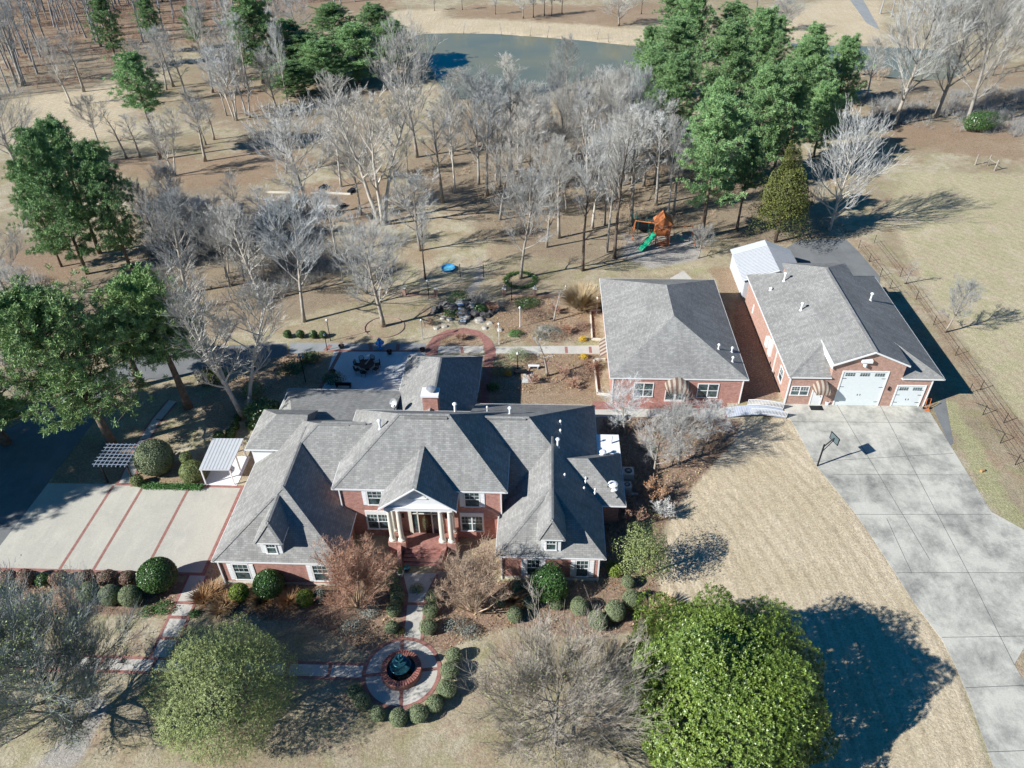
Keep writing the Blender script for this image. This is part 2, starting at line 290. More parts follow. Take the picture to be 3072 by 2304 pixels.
def ground_mat():
    m,t,b=newmat('ground'); b.inputs['Roughness'].default_value=.95; b.inputs['Specular IOR Level'].default_value=.1
    v=obj_vec(t); big=noise(t,v,.06,8,.68,.8); mid=noise(t,v,.5,6,.65,.3); fine=noise(t,v,5.5,6,.75); gr=noise(t,v,17,3,.8)
    base=ramp(t,big,[(.3,(.26,.21,.14)),(.48,(.39,.325,.22)),(.62,(.52,.46,.335))])
    base=mix(t,base,(.29,.27,.12),math_(t,'MULTIPLY',ramp(t,mid,[(.48,0),(.66,1)]),.6)); base=mix(t,base,(.36,.24,.165),math_(t,'MULTIPLY',ramp(t,noise(t,v,.22,6,.75,.5),[(.5,0),(.62,1)]),.6))
    def wgt(name,nz,k=1.1):
        a=N(t,'ShaderNodeAttribute',attribute_name=name).outputs['Fac']
        s=math_(t,'ADD',a,math_(t,'MULTIPLY',math_(t,'SUBTRACT',nz,.5),k)); r=N(t,'ShaderNodeMapRange'); r.inputs['From Min'].default_value=.32; r.inputs['From Max'].default_value=.68
        t.links.new(s,r.inputs[0]); return math_(t,'MULTIPLY',r.outputs[0],math_(t,'MINIMUM',math_(t,'MULTIPLY',a,3.0),1))
    stripe=noise(t,obj_vec(t,4.0,.14,1),.9,6,.6,.35)
    pc=mix(t,mix(t,(.66,.55,.395),(.56,.465,.31),ramp(t,noise(t,v,.16,5,.65,.4),[(.4,0),(.65,1)])),(.50,.41,.28),math_(t,'MULTIPLY',ramp(t,stripe,[(.42,0),(.6,1)]),.6))
    tc=N(t,'ShaderNodeTexCoord'); mp=N(t,'ShaderNodeMapping'); mp.inputs['Location'].default_value=(16,-30,0); t.links.new(tc.outputs['Object'],mp.inputs[0]); wv=N(t,'ShaderNodeTexWave',wave_type='RINGS',rings_direction='Z'); wv.inputs['Scale'].default_value=.27; wv.inputs['Distortion'].default_value=1.1; wv.inputs['Detail'].default_value=3; wv.inputs['Detail Scale'].default_value=1.2; t.links.new(mp.outputs[0],wv.inputs[0])
    pc=mix(t,pc,(.43,.345,.23),math_(t,'MULTIPLY',ramp(t,wv.outputs['Fac'],[(.5,0),(.95,1)]),math_(t,'MULTIPLY',ramp(t,mid,[(.35,.2),(.65,1)]),.7)))
    base=mix(t,base,pc,wgt('pale',mid,.9))
    base=mix(t,base,mix(t,(.26,.27,.12),(.50,.46,.28),fine),math_(t,'MULTIPLY',wgt('green',mid,1.2),.8))
    base=mix(t,base,mix(t,mix(t,(.22,.17,.12),(.33,.255,.18),mid),(.45,.36,.26),ramp(t,fine,[(.52,0),(.75,.7)])),math_(t,'MULTIPLY',wgt('duff_shade',math_(t,'ADD',math_(t,'MULTIPLY',mid,.5),math_(t,'MULTIPLY',noise(t,v,.11,6,.7,.6),.5)),2.4),.75))
    lc=mix(t,mix(t,(.37,.25,.165),(.25,.165,.11),mid),(.50,.40,.28),ramp(t,fine,[(.5,0),(.75,.8)]))
    base=mix(t,base,lc,math_(t,'MULTIPLY',wgt('litter',math_(t,'ADD',math_(t,'MULTIPLY',mid,.6),math_(t,'MULTIPLY',noise(t,v,.14,6,.7,.6),.4)),2.6),.72))
    mc=mix(t,mix(t,(.36,.25,.18),(.22,.15,.105),mid),(.50,.39,.29),ramp(t,fine,[(.52,0),(.72,.85)]))
    base=mix(t,base,mc,wgt('mulch',mid,.8))
    base=mix(t,base,(.42,.385,.34),wgt('bare',mid,.6))
    m2=noise(t,v,1.7,8,.8,.4); base=mix(t,base,ramp(t,m2,[(.32,.78),(.5,1.0),(.68,1.18)]),1,'MULTIPLY'); base=mix(t,base,ramp(t,fine,[(.3,.58),(.5,.98),(.72,1.32)]),1,'MULTIPLY')
    base=mix(t,base,ramp(t,gr,[(.3,.7),(.7,1.25)]),1,'MULTIPLY')
    t.links.new(base,b.inputs['Base Color']); bump(t,b,fine,.7,.12); return m
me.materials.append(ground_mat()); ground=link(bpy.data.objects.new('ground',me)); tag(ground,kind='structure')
# water
def water_mat():
    m,t,b=newmat('pond_water'); b.inputs['Roughness'].default_value=.08; b.inputs['Specular IOR Level'].default_value=.3
    v=obj_vec(t); f=noise(t,v,.05,3); t.links.new(ramp(t,f,[(.35,(.16,.175,.125)),(.65,(.22,.21,.125))]),b.inputs['Base Color']); bump(t,b,noise(t,v,1.2,4),.05,.1); return m
M['water']=water_mat()
for pp in (pond1,pond2):
    o=MB().face([(p.x,p.y,-.12) for p in (pp if sum(pp[i].x*pp[(i+1)%len(pp)].y-pp[(i+1)%len(pp)].x*pp[i].y for i in range(len(pp)))>0 else pp[::-1])]).build('water',M['water']); tag(o,kind='structure')
def sheet(name,pts,z,mat,uv=False,kind='structure',parent=None):
    pts=[(p[0],p[1]) for p in pts]; o=MB().prism(pts,z-.25,z).build(name,mat,parent,uv=uv)
    if parent is None: tag(o,kind=kind)
    return o
# right-hand concrete drive
dr=pg([(2344,1211),(2779,1220),(2974,1536),(3072,1590),(3200,1640),(3200,1900),(3072,1943),(3043,1994),(3072,2045),(3130,2160),(3200,2304),(3300,2560),(3070,2560),(2981,2304),(2904,2087),(2866,1998),(2826,1920),(2742,1809),(2627,1629),(2562,1536),(2450,1400),(2367,1252)])
drive=sheet('driveway',dr,.02,M['concrete'])
mb=MB()
for a,b_ in (((2375,1265),(2800,1268)),((2440,1385),(2860,1360)),((2500,1423),(2935,1425)),((2565,1543),(2974,1543)),((2690,1718),(3200,1718)),((2826,1912),(3072,1908)),((2897,2063),(3072,2056)),((2960,2256),(3120,2250)),((2510,1213),(2790,1680)),((2640,1216),(2905,1718)),((2905,1718),(3043,1994)),((2660,1555),(2735,1718))):
    p=G(*a,.0225); q=G(*b_,.0225); d=(q-p); n=Vector((-d.y,d.x,0)).normalized()*.022; mb.face([p-n,q-n,q+n,p+n])
mb.build('joint',M['joint'],drive)
# left parking court with brick bands
XL=-44.6; park=[(XL,36.9),(-26.45,36.9),(-26.45,46.75),(-44.4,46.6)]
sheet('parking',park,.02,M['parking'])
def band(x0,x1,y0,y1,z=.026,name='brick_band'): 
    o=MB().box(x0,x1,y0,y1,z-.1,z).build(name,M['paver'],uv=True); return tag(o,kind='structure')
for px in (289.4,384,529):
    X=G(px,1536).x; band(X-.12,X+.12,37.15,46.5)
band(-26.75,-26.45,36.9,46.75,.027); band(XL,-26.75,36.86,37.14,.027); band(-38.2,-26.75,46.5,46.8,.0275)
sheet('road',pg([(540,1042),(860,1030),(860,1066),(600,1120),(470,1140),(366,1146),(324,1212),(230,1330),(150,1440),(72,1560),(0,1660),(-60,1760),(-500,1760),(-500,1330),(0,1300),(150,1220),(250,1150),(400,1066)]),.012,M['asphalt'])
# walks
def walk(pts,z=.016,mat='walk'): return sheet('path',pts,z,M[mat])
def brickpath(pts,z=.02): return sheet('brick_path',pts,z,M['paver'],uv=True)
def strip_walk(x0,x1,y0,y1,cross=(),z=.016,b=.22):
    """concrete walk with brick borders and brick cross bands"""
    MBc=sheet('path',[(x0+b,y0),(x1-b,y0),(x1-b,y1),(x0+b,y1)],z,M['walk']) if abs(x1-x0)<abs(y1-y0) else sheet('path',[(x0,y0+b),(x1,y0+b),(x1,y1-b),(x0,y1-b)],z,M['walk'])
    m=MB()
    if abs(x1-x0)<abs(y1-y0): m.box(x0,x0+b,y0,y1,-.1,z+.006).box(x1-b,x1,y0,y1,-.1,z+.006)
    else: m.box(x0,x1,y0,y0+b,-.1,z+.006).box(x0,x1,y1-b,y1,-.1,z+.006)
    for c in cross:
        if abs(x1-x0)<abs(y1-y0): m.box(x0+b,x1-b,c-.13,c+.13,-.1,z+.005)
        else: m.box(c-.13,c+.13,y0+b,y1-b,-.1,z+.005)
    tag(m.build('brick_border',M['paver'],uv=True),kind='structure')
a=G(545,1790); b_=G(602,1795); wx0,wx1=a.x-.35,b_.x-.15
yw1=G(900,1984).y; yw0=G(900,2036).y
strip_walk(wx0,wx1,yw1,36.86,(34.3,33.0,31.2))
strip_walk(-40,wx0+.05,yw0,yw1,(-31,-34.2),z=.0165); strip_walk(wx0+.05,-12.0,yw0,yw1,(-27.2,-24,-20.8,-17.6,-14.6),z=.0165)
cxf,cyf=-9.5,29.07
def disc(name,r,z,mat,n=48,r0=0,uv=False):
    m=MB(); 
    for i in range(n):
        t0,t1=2*math.pi*i/n,2*math.pi*(i+1)/n
        if r0: m.face([(cxf+r0*math.cos(t0),cyf+r0*math.sin(t0),z),(cxf+r*math.cos(t0),cyf+r*math.sin(t0),z),(cxf+r*math.cos(t1),cyf+r*math.sin(t1),z),(cxf+r0*math.cos(t1),cyf+r0*math.sin(t1),z)])
    if not r0: m.face([(cxf+r*math.cos(2*math.pi*i/n),cyf+r*math.sin(2*math.pi*i/n),z) for i in range(n)])
    return tag(m.build(name,mat,uv=uv),kind='structure')
disc('path',2.52,.026,M['walk']); disc('brick_border',2.78,.032,M['paver'],r0=2.5,uv=True)
mb=MB()
for k in range(4):
    t=R(8+90*k); d=Vector((math.cos(t),math.sin(t),0)); n=Vector((-d.y,d.x,0))*.13; p=Vector((cxf,cyf,.031))+d*1.2; q=Vector((cxf,cyf,.031))+d*2.5; mb.face([p-n,q-n,q+n,p+n])
tag(mb.build('brick_border',M['paver'],uv=True),kind='structure')
fw=pg([(1205,1935),(1262,1935),(1276,1790),(1311,1720),(1207,1720),(1223,1788)]); walk(fw,.0175)
mb=MB()
for s_,e_ in (((1203,1935),(1221,1788)),((1221,1788),(1205,1722)),((1264,1935),(1278,1790)),((1278,1790),(1313,1722))):
    p=G(*s_,.024); q=G(*e_,.024); d=q-p; n=Vector((-d.y,d.x,0)).normalized()*.12; mb.face([p-n,q-n,q+n,p+n])
p=G(1212,1811,.0245); q=G(1272,1811,.0245); mb.face([p+Vector((0,-.13,0)),q+Vector((0,-.13,0)),q+Vector((0,.13,0)),p+Vector((0,.13,0))])
tag(mb.build('brick_border',M['paver'],uv=True),kind='structure')
# back terrace, brick loop and garden walks
sheet('patio',pg([(1003,1050),(1275,1052),(1285,1066),(1210,1170),(960,1166),(985,1110)]),.02,M['patio'])
bw=pg([(880,1030),(1275,1030),(1275,1048),(880,1048)]); walk(pg([(870,1028),(1278,1030),(1278,1052),(1003,1051),(870,1062)]),.015,'gravel')
mb=MB()
for s_,e_,w in (((990,1052),(1278,1053),.16),((1022,1055),(960,1166),.2),((1110,1030),(1113,1050),.2),((1195,1031),(1192,1051),.2),((992,1034),(975,1052),.25)):
    p=G(*s_,.0265); q=G(*e_,.0265); d=q-p; n=Vector((-d.y,d.x,0)).normalized()*w; mb.face([p-n,q-n,q+n,p+n])
tag(mb.build('brick_border',M['paver'],uv=True),kind='structure')
loop_o=[(1275,1066),(1278,1040),(1300,1010),(1340,990),(1395,984),(1440,993),(1475,1020),(1488,1050),(1480,1100),(1465,1212),(1440,1212),(1445,1150),(1455,1060),(1450,1030),(1435,1010),(1400,1002),(1350,1005),(1322,1020),(1315,1040),(1312,1067)]
brickpath(pg(loop_o),.0225)
walk(pg([(1316,1039),(1448,1039),(1452,1058),(1313,1058)]),.017); walk(pg([(1486,1041),(1815,1036),(1820,1062),(1483,1060)]),.017)
mb=MB()
for x in (1385,1698,1770):
    p=G(x,1040,.0235); q=G(x+2,1059,.0235); n=Vector((.16,0,0)); mb.face([p-n,q-n,q+n,p+n][::-1])
tag(mb.build('brick_border',M['paver'],uv=True),kind='structure')
walk(pg([(1778,1229),(2180,1224),(2180,1250),(1778,1251)]),.016); brickpath(pg([(1778,1205),(2180,1207),(2180,1224),(1778,1229)]),.018)
for i,x in enumerate((2010,2095,2176)):
    p=G(x,1225,.0245); q=G(x+2,1251,.0245); n=Vector((.16,0,0)); tag(MB().face([p-n,q-n,q+n,p+n][::-1]).build('brick_border',M['paver'],uv=True),kind='structure')
walk(pg([(2010,835),(2050,812),(2075,835),(2068,850),(2010,850)]),.016)
walk(pg([(1570,1120),(1600,1118),(1602,1148),(1565,1148)]),.016,'patio')
# walk going up from the parking court on the left
ul=pg([(352,1458),(392,1462),(440,1330),(475,1270),(528,1205),(505,1200),(455,1260),(415,1320)]); walk(ul,.017)
mb=MB()
for s_,e_ in (((350,1456),(415,1318)),((415,1318),(455,1258)),((455,1258),(506,1198)),((394,1460),(442,1330)),((442,1330),(477,1270)),((477,1270),(530,1207)),((425,1318),(448,1318)),((468,1258),(500,1262))):
    p=G(*s_,.0245); q=G(*e_,.0245); d=q-p; n=Vector((-d.y,d.x,0)).normalized()*.1; mb.face([p-n,q-n,q+n,p+n])
tag(mb.build('brick_border',M['paver'],uv=True),kind='structure')
sheet('road',pg([(2330,760),(2400,720),(2540,720),(2580,760),(2640,830),(2640,870),(2330,860)]),.014,M['asphalt'])
sheet('road',pg([(2800,1225),(2835,1190),(2860,1330),(2850,1340)]),.01,M['asphalt'])
sheet('road',pg([(2550,0),(2590,0),(2640,90),(2600,70)]),.012,M['gravel'])
# ================================================================ BUILDINGS
def roof_solid(name,parent,x0,x1,y0,y1,ze,L=None,Rr=None,F=None,B=None,mat=None,eave=None,caps=True):
    """hip or gable roof: a box cut by sloping planes; L,Rr,F,B = slope of each side (None = vertical end)"""
    bm=bmesh.new(); bmesh.ops.create_cube(bm,size=1); top=30
    for v in bm.verts: v.co=Vector((x0 if v.co.x<0 else x1,y0 if v.co.y<0 else y1,ze if v.co.z<0 else top))
    def cut(co,no):
        r=bmesh.ops.bisect_plane(bm,geom=bm.verts[:]+bm.edges[:]+bm.faces[:],plane_co=co,plane_no=no,clear_outer=True)
        ed=[e for e in r['geom_cut'] if isinstance(e,bmesh.types.BMEdge)]
        if ed: bmesh.ops.holes_fill(bm,edges=[e for e in bm.edges if e.is_boundary])
    if L: cut((x0,y0,ze),(-L,0,1))
    if Rr: cut((x1,y0,ze),(Rr,0,1))
    if F: cut((x0,y0,ze),(0,-F,1))
    if B: cut((x0,y1,ze),(0,B,1))
    bmesh.ops.recalc_face_normals(bm,faces=bm.faces)
    off=wloc(parent)
    edges=[(e.verts[0].co.copy(),e.verts[1].co.copy(),e.calc_face_angle(0)) for e in bm.edges if min(e.verts[0].co.z,e.verts[1].co.z)>ze-.01 and max(e.verts[0].co.z,e.verts[1].co.z)>ze+.05 and len(e.link_faces)==2 and all(f.normal.z>.2 for f in e.link_faces)]
    for v in bm.verts: v.co-=off
    me=bpy.data.meshes.new(name); bm.to_mesh(me); bm.free(); me.materials.append(mat or M['shingle']); face_uv(me)
    o=link(bpy.data.objects.new(name,me)); o.parent=parent
    if caps and edges:                                   # ridge and hip cap shingles
        m=MB()
        for p,q,_ in edges:
            d=(q-p); 
            if d.length<.3: continue
            d.normalize(); s=d.cross(Vector((0,0,1))).normalized(); u=s.cross(d)
            for sg in (-1,1):
                dn=(s*sg*.17-u*.055) if abs(d.z)<.1 else (s*sg*.17-u*.075)
                a=p+u*.035; b=q+u*.035
                m.face([a,b,b+dn,a+dn] if sg<0 else [a,a+dn,b+dn,b])
        c=m.build('ridge_cap',M['shingle'],o,uv=True)
    return o
def fascia(parent,x0,x1,y0,y1,ze,h=.13,name='fascia'):
    return MB().box(x0-.04,x1+.04,y0-.04,y1+.04,ze-h,ze-.004).build(name,M['trim'],parent)
def window(parent,a,b,face,z0,z1,axis='x',split=1,lite=True,shut=0,name='window',trim=.09,sill=True,door=False):
    """window on a wall; axis 'x': wall faces -Y at y=face, spans x a..b ; axis 'y': wall faces -X at x=face"""
    if a>b:a,b=b,a
    def bx(m,u0,u1,d0,d1,w0,w1):
        if axis=='x': m.box(u0,u1,face-d1,face-d0,w0,w1)
        else: m.box(face-d1,face-d0,u0,u1,w0,w1)
    m=MB(); t=trim
    bx(m,a-t,b+t,-.05,.05,z1,z1+t); bx(m,a-t-.03,b+t+.03,-.05,.09,z0-t*.7,z0); bx(m,a-t,a,-.05,.05,z0,z1); bx(m,b,b+t,-.05,.05,z0,z1)
    w=(b-a)/split
    for i in range(1,split): bx(m,a+i*w-.05,a+i*w+.05,-.05,.045,z0,z1)
    zm=(z0+z1)/2
    if lite: 
        for i in range(split): 
            u0=a+i*w+(.05 if i else 0); u1=a+(i+1)*w-(.05 if i<split-1 else 0)
            bx(m,u0,u1,-.05,.035,zm-.03,zm+.03)
            for k in ((1,2) if lite=='grid' or lite is True else ()): bx(m,u0+(u1-u0)*k/3-.012,u0+(u1-u0)*k/3+.012,-.05,.022,zm+.03,z1)
            if lite is True: bx(m,u0,u1,-.05,.021,(zm+z1)/2-.012,(zm+z1)/2+.012)
    f=m.build(name,M['trim'],parent)
    p=MB(); bx(p,a,b,-.04,.01,z0,z1); p.build('pane',M['glass'],f)
    if shut:
        for sgn in (0,1):
            s=MB(); u0,u1=((a-t-shut-.02,a-t-.02) if sgn==0 else (b+t+.02,b+t+shut+.02)); bx(s,u0,u1,-.02,.04,z0-.05,z1+.05)
            for k in range(9):
                zz=z0+(z1-z0)*(k+.5)/9; bx(s,u0+.05,u1-.05,.04,.05,zz-.03,zz+.02)
            s.build('shutter',M['white'],parent)
    return f
def wall(parent,x0,x1,y0,y1,z0,z1,mat='brick',name='wall'): return MB().box(x0,x1,y0,y1,z0,z1).build(name,M[mat],parent,uv=True)
def pipe(parent,px,py,X=None,Y=None,z=None,h=.7,r=.09,plane=None,hat=True):
    """white vent pipe standing on a roof; px,py = its foot in the photo, plane(q)->roof height there"""
    z=3.0
    for _ in range(30):
        q=G(px,py,z); z2=plane(q); z=z+.5*(z2-z)
    q=G(px,py,z); m=MB().tube([(q.x,q.y,q.z-.25),(q.x,q.y,q.z+h)],[r,r],8)
    if hat: m.lathe((q.x,q.y,q.z+h-.02),[(r*1.1,0),(r*1.9,.05),(r*1.9,.12),(r*1.2,.2),(.02,.24)],10)
    m.tube([(q.x,q.y,q.z-.06),(q.x,q.y,q.z+.06)],[r*2.1,r*1.2],8)
    return m.build('vent_pipe',M['white'],parent)
# ---------------------------------------------------------------- main house
H=empty('brick_house',(-10,44,0),'large red brick house with steep grey hipped roofs, columned portico and two front wings','house')
LX,RX=-24.94,5.05
wall(H,-24.55,-15.3,36.27,47,0,2.56); wall(H,-24.55,-6.6,46.9,57.1,0,2.51)
wall(H,-15.95,-3.05,41.42,50.6,0,5.36); wall(H,-2.95,4.62,37.38,46,0,2.57); wall(H,-6.3,4.6,45.9,55.3,0,2.515); wall(H,.5,6.5,43.25,48.5,0,2.505)
wall(H,-13.5,-6.65,54,62.95,0,2.5)
MB().box(-24.58,-15.27,36.24,36.36,0,.25).build('foundation',M['cream'],H); MB().box(-2.98,4.65,37.35,37.46,0,.27).build('foundation',M['cream'],H)
roof_solid('roof',H,LX,-14.9,36.18,47.6,2.7,L=.75,Rr=.75,F=.86); fascia(H,LX,-14.9,36.18,46.9,2.7)
roof_solid('roof',H,LX+.01,-15.97,40.63,53.37,2.69,L=.75,F=.75,B=.73); roof_solid('roof',H,-15.968,-12.2,42,51.96,3.7175,F=.75,B=.73,caps=False)
roof_solid('roof',H,LX+.016,-13.6,49.2,57.52,2.685,L=.75,B=.287); fascia(H,LX,-13.6,46.96,57.52,2.69)
roof_solid('roof',H,-16.45,-2.58,41.33,51.1,5.5,L=.755,Rr=.765,F=.757,B=.757); fascia(H,-16.45,-2.58,41.33,51.1,5.5,.14)
roof_solid('roof',H,-6.25,5.0,42.33,55.68,2.7,Rr=.75,F=.75,B=.622); fascia(H,-6.2,5.0,47.65,55.68,2.695)
roof_solid('roof',H,-3.33,RX,37.3,47.6,2.705,L=.75,Rr=.75,F=.72); fascia(H,-3.33,RX,37.3,47.6,2.7)
roof_solid('roof',H,0,6.98,42.76,48.93,2.71,Rr=.75,F=.75,B=.75); fascia(H,5.1,6.98,42.76,48.93,2.705)
roof_solid('roof',H,-13.95,-6.2,50.2,63.4,2.715,L=.675,Rr=.735,B=.66); fascia(H,-13.95,-6.2,57.6,63.4,2.715)
# brick chimney with a stone cap and a metal hood
ch=MB().box(-10.5,-9.17,51.25,52.3,2.5,6.95).build('chimney',M['brick'],H,uv=True)
MB().box(-10.62,-9.05,51.13,52.42,6.95,7.12).build('cap',M['white'],ch)
MB().lathe((-9.75,51.85,7.12),[(.3,0),(.3,.22),(.42,.24),(.42,.34),(.1,.46)],18).build('hood',M['steel'],ch)
m=MB(); m.face([(-10.75,50.6,5.0),(-9.85,50.6,5.75),(-9.85,51.24,5.75),(-10.75,51.24,5.0)]); m.face([(-9.85,50.6,5.75),(-8.95,50.6,5.0),(-8.95,51.24,5.0),(-9.85,51.24,5.75)])
m.face([(-10.75,51.24,5.0),(-9.85,51.24,5.75),(-8.95,51.24,5.0)][::-1]); m.build('cricket',M['shingle'],H,uv=True)
# side cross dormer over the garage
roof_solid('roof',H,-25.3,-20.3,46.6,52.0,4.62,L=.7,F=.56,B=.62); fascia(H,-25.3,-21.0,46.6,51,4.62)
wall(H,-24.9,-20.5,46.85,51,2.3,4.5,'white')
# annexe flat roof
wall(H,4.5,6.8,48.9,51.4,0,2.55); MB().box(4.6,7.0,48.95,51.5,2.56,2.72).build('flat_roof',M['white'],H)
# portico
P0,P1,PY=-12.42,-6.42,39.45
zp=5.2; sl=.76; zr=zp+3*sl; xc=(P0+P1)/2
m=MB(); t=.14
for sg in (-1,1):
    xe=xc+sg*3.0; a=[(xe,PY,zp),(xc,PY,zr),(xc,45.4,zr),(xe,45.4,zp)]
    up=[(p[0],p[1],p[2]+t) for p in a]
    if sg>0: a=a[::-1]; up=up[::-1]
    m.face(up[::-1]); m.face(a)
    for i in range(4): m.face([a[i],up[i],up[(i+1)%4],a[(i+1)%4]][::-1])
m.build('roof',M['shingle'],H,uv=True)
c=MB().box(xc-.16,xc+.16,PY,44.6,zr+t-.1,zr+t+.02).build('ridge_cap',M['shingle'],H,uv=True)
m=MB()
for sg in (-1,1):
    xe=xc+sg*3.04; d=.22
    pts=[(xe,zp-.06),(xc,zr+.02),(xc,zr+t+.01),(xe,zp+t-.02)]
    f=[(p[0],PY-.06,p[1]) for p in pts]; bk=[(p[0],PY-.005,p[1]) for p in pts]
    m.face(f if sg>0 else f[::-1]); m.face(bk[::-1] if sg>0 else bk)
    for i in range(4): m.face([f[i],f[(i+1)%4],bk[(i+1)%4],bk[i]])
    m.box(min(xe,xe-sg*.07),max(xe,xe-sg*.07),PY,41.3,zp-.16,zp+.02)
m.build('fascia',M['trim'],H)
tym=MB(); tym.face([(xc-2.6,PY+.45,zp),(xc+2.6,PY+.45,zp),(xc,PY+.45,zr-.28)]).face([(xc-2.6,PY+.55,zp),(xc,PY+.55,zr-.28),(xc+2.6,PY+.55,zp)]); tym.build('gable',M['white'],H)
v_=MB()
for k in range(12):
    a0,a1=math.pi*k/12,math.pi*(k+1)/12
    v_.face([(xc+.05,PY+.42,zp+.95),(xc+.05+.62*math.cos(a0),PY+.42,zp+.95+.5*math.sin(a0)),(xc+.05+.62*math.cos(a1),PY+.42,zp+.95+.5*math.sin(a1))])
v_.box(xc-.65,xc+.75,PY+.36,PY+.45,zp+.88,zp+.95); v_.build('louvre',M['trim'],H)
MB().box(P0+.35,P1-.35,PY+.3,PY+.75,zp-.42,zp-.005).box(P0+.35,P0+.8,PY+.75,41.41,zp-.42,zp-.005).box(P1-.8,P1-.35,PY+.75,41.41,zp-.42,zp-.005).build('beam',M['white'],H)
MB().box(P0+.3,P1-.3,PY+.2,41.41,zp-.004,zp+.01).build('ceiling',M['white'],H)
FL=.95
for (x,y) in ((P0+.62,39.95),(P0+1.35,39.95),(P1-1.35,39.95),(P1-.62,39.95),(P0+.62,41.0),(P1-.62,41.0)):
    MB().lathe((x,y,FL+.3),[(.3,0),(.3,.12),(.24,.16),(.24,.22),(.2,.28),(.195,1.8),(.165,zp-.42-FL-.3-.22),(.165,zp-.42-FL-.3-.16),(.22,zp-.42-FL-.3-.1),(.25,zp-.42-FL-.3)],18).build('column',M['cream'],H,smooth=False)
    MB().box(x-.34,x+.34,y-.34,y+.34,0,FL+.3).build('pier',M['brick'],H,uv=True)
# porch floor, steps, low brick walls
m=MB().box(P0+.3,P1-.3,39.7,41.42,0,.5); 
for k in range(4): m.box(-10.85+.0,-7.7,39.7-.34*(k+1),39.7-.34*k,0,.5-.115*(k+1))
m.build('porch',M['paver'],H,uv=True)
for x in (P0+1.0,P1-1.3): MB().prism([(x,39.6),(x+.3,39.6),(x+.3+(.25 if x<-9 else -.25),37.9),(x+(.25 if x<-9 else -.25),37.9)],0,.95).build('step_wall',M['brick'],H,uv=True)
# front door with sidelights
fy=41.42; dx=-9.32
surr=MB().box(dx-1.32,dx-1.05,fy-.12,fy+.05,.5,3.25).box(dx+1.05,dx+1.32,fy-.12,fy+.05,.5,3.25).box(dx-1.45,dx+1.45,fy-.16,fy+.05,3.25,3.6).box(dx-.62,dx-.52,fy-.08,fy+.05,.5,3.25).box(dx+.52,dx+.62,fy-.08,fy+.05,.5,3.25).box(dx-1.05,dx+1.05,fy-.08,fy+.05,2.75,2.83).build('door_surround',M['cream'],H)
MB().box(dx-1.05,dx-.62,fy-.03,fy+.04,.5,2.75).box(dx+.62,dx+1.05,fy-.03,fy+.04,.5,2.75).box(dx-1.05,dx+1.05,fy-.03,fy+.04,2.83,3.25).build('sidelight',M['glass'],surr)
dr_=MB().box(dx-.52,dx+.52,fy-.05,fy+.04,.5,2.75).build('door',simple('dark_door',(.055,.025,.015),.4,var=.2),H)
m=MB(); m.face([(dx+.25*math.cos(a),fy-.055,1.65+.85*math.sin(a)) for a in [2*math.pi*k/24 for k in range(24)]]); m.build('oval_glass',simple('leaded_glass',(.13,.12,.07),.25,.2,.6,7),dr_)
MB().tube([(dx+.42,fy-.05,1.5),(dx+.42,fy-.12,1.5)],.035,8).build('handle',simple('brass',(.6,.42,.12),.3,.9),dr_)
for x in (dx-1.75,dx+1.75): MB().box(x-.07,x+.07,fy-.14,fy-.02,2.35,2.7).tube([(x,fy-.08,2.7),(x,fy-.08,2.85)],[.09,.01],6).build('wall_lamp',M['black'],H)
# windows (measured on the walls)
def wx(px,py,Y): return WY(px,py,Y).x
def pwin(x0,x1,yt,yb,Y,**k): window(H,wx(x0,yt,Y),wx(x1,yt,Y),Y,WY((x0+x1)/2,yb,Y).z,WY((x0+x1)/2,yt,Y).z,**k)
pwin(697,740,1693,1737,36.27,shut=.36); pwin(936,978,1697,1741,36.27,shut=.36); pwin(1582,1618,1679,1725,37.38,shut=.36); pwin(1731,1765,1682,1728,37.38,shut=.36)
pwin(1101,1143,1474,1513,41.42,shut=.34); pwin(1394,1436,1478,1518,41.42,shut=.34); yw=41.42
for a_,b_ in ((1106,1168),(1386,1447)):
    x0,x1=wx(a_,1570,yw),wx(b_,1570,yw); window(H,x0,x1,yw,.9,2.55,split=2,trim=.13); MB().box(x0-.13,x1+.13,yw-.06,yw+.05,2.69,3.0).build('transom',M['trim'],H)
# dormers on the two front wings
def dormer(xc,Yf,zb,zt,w,back):
    hw=w/2; m=MB().box(xc-hw,xc+hw,Yf,Yf+2.6,zb,zt).build('dormer',M['white'],H)
    roof_solid('dormer_roof',m,xc-hw-.3,xc+hw+.3,Yf-.3,back,zt,L=1.28,Rr=1.28,F=1.55)
    MB().box(xc-hw-.32,xc+hw+.32,Yf-.33,Yf+1.4,zt-.1,zt-.003).build('dormer_fascia',M['trim'],m)
    window(m,xc-.33,xc+.33,Yf,zb+.32,zt-.16,trim=.1,name='dormer_window')
dormer(-20.25,36.7,2.85,4.62,1.6,40.3); dormer(.87,37.68,2.85,4.62,1.5,41.8)
# roof vents, satellite dish, snow guards
Lp=lambda q:2.7+.75*(q.x+24.94); Mf=lambda q:5.5+.757*(q.y-41.33); Rp=lambda q:2.7+.75*(5.0-q.x); Rb=lambda q:2.7+.622*(55.68-q.y); Fs=lambda q:2.7+.75*(6.98-q.x)
pipe(H,863,1278,plane=Lp,h=.75,r=.1); pipe(H,1141,1285,plane=lambda q:5.5+.755*(q.x+16.45),h=.75,r=.1)
for (x,y,pl,h,r) in ((1366,1238,Rb,.9,.11),(1462,1234,Rb,.4,.05),(1530,1242,Rb,.6,.1),(1673,1341,Rp,.8,.1),(1681,1299,Rp,.25,.06),(1681,1272,Rp,.25,.06),(1694,1432,Rp,.25,.05),(1752,1472,Rp,.25,.05),(1757,1442,Fs,.22,.05),(1785,1476,Fs,.22,.05)): pipe(H,x,y,plane=pl,h=h,r=r)
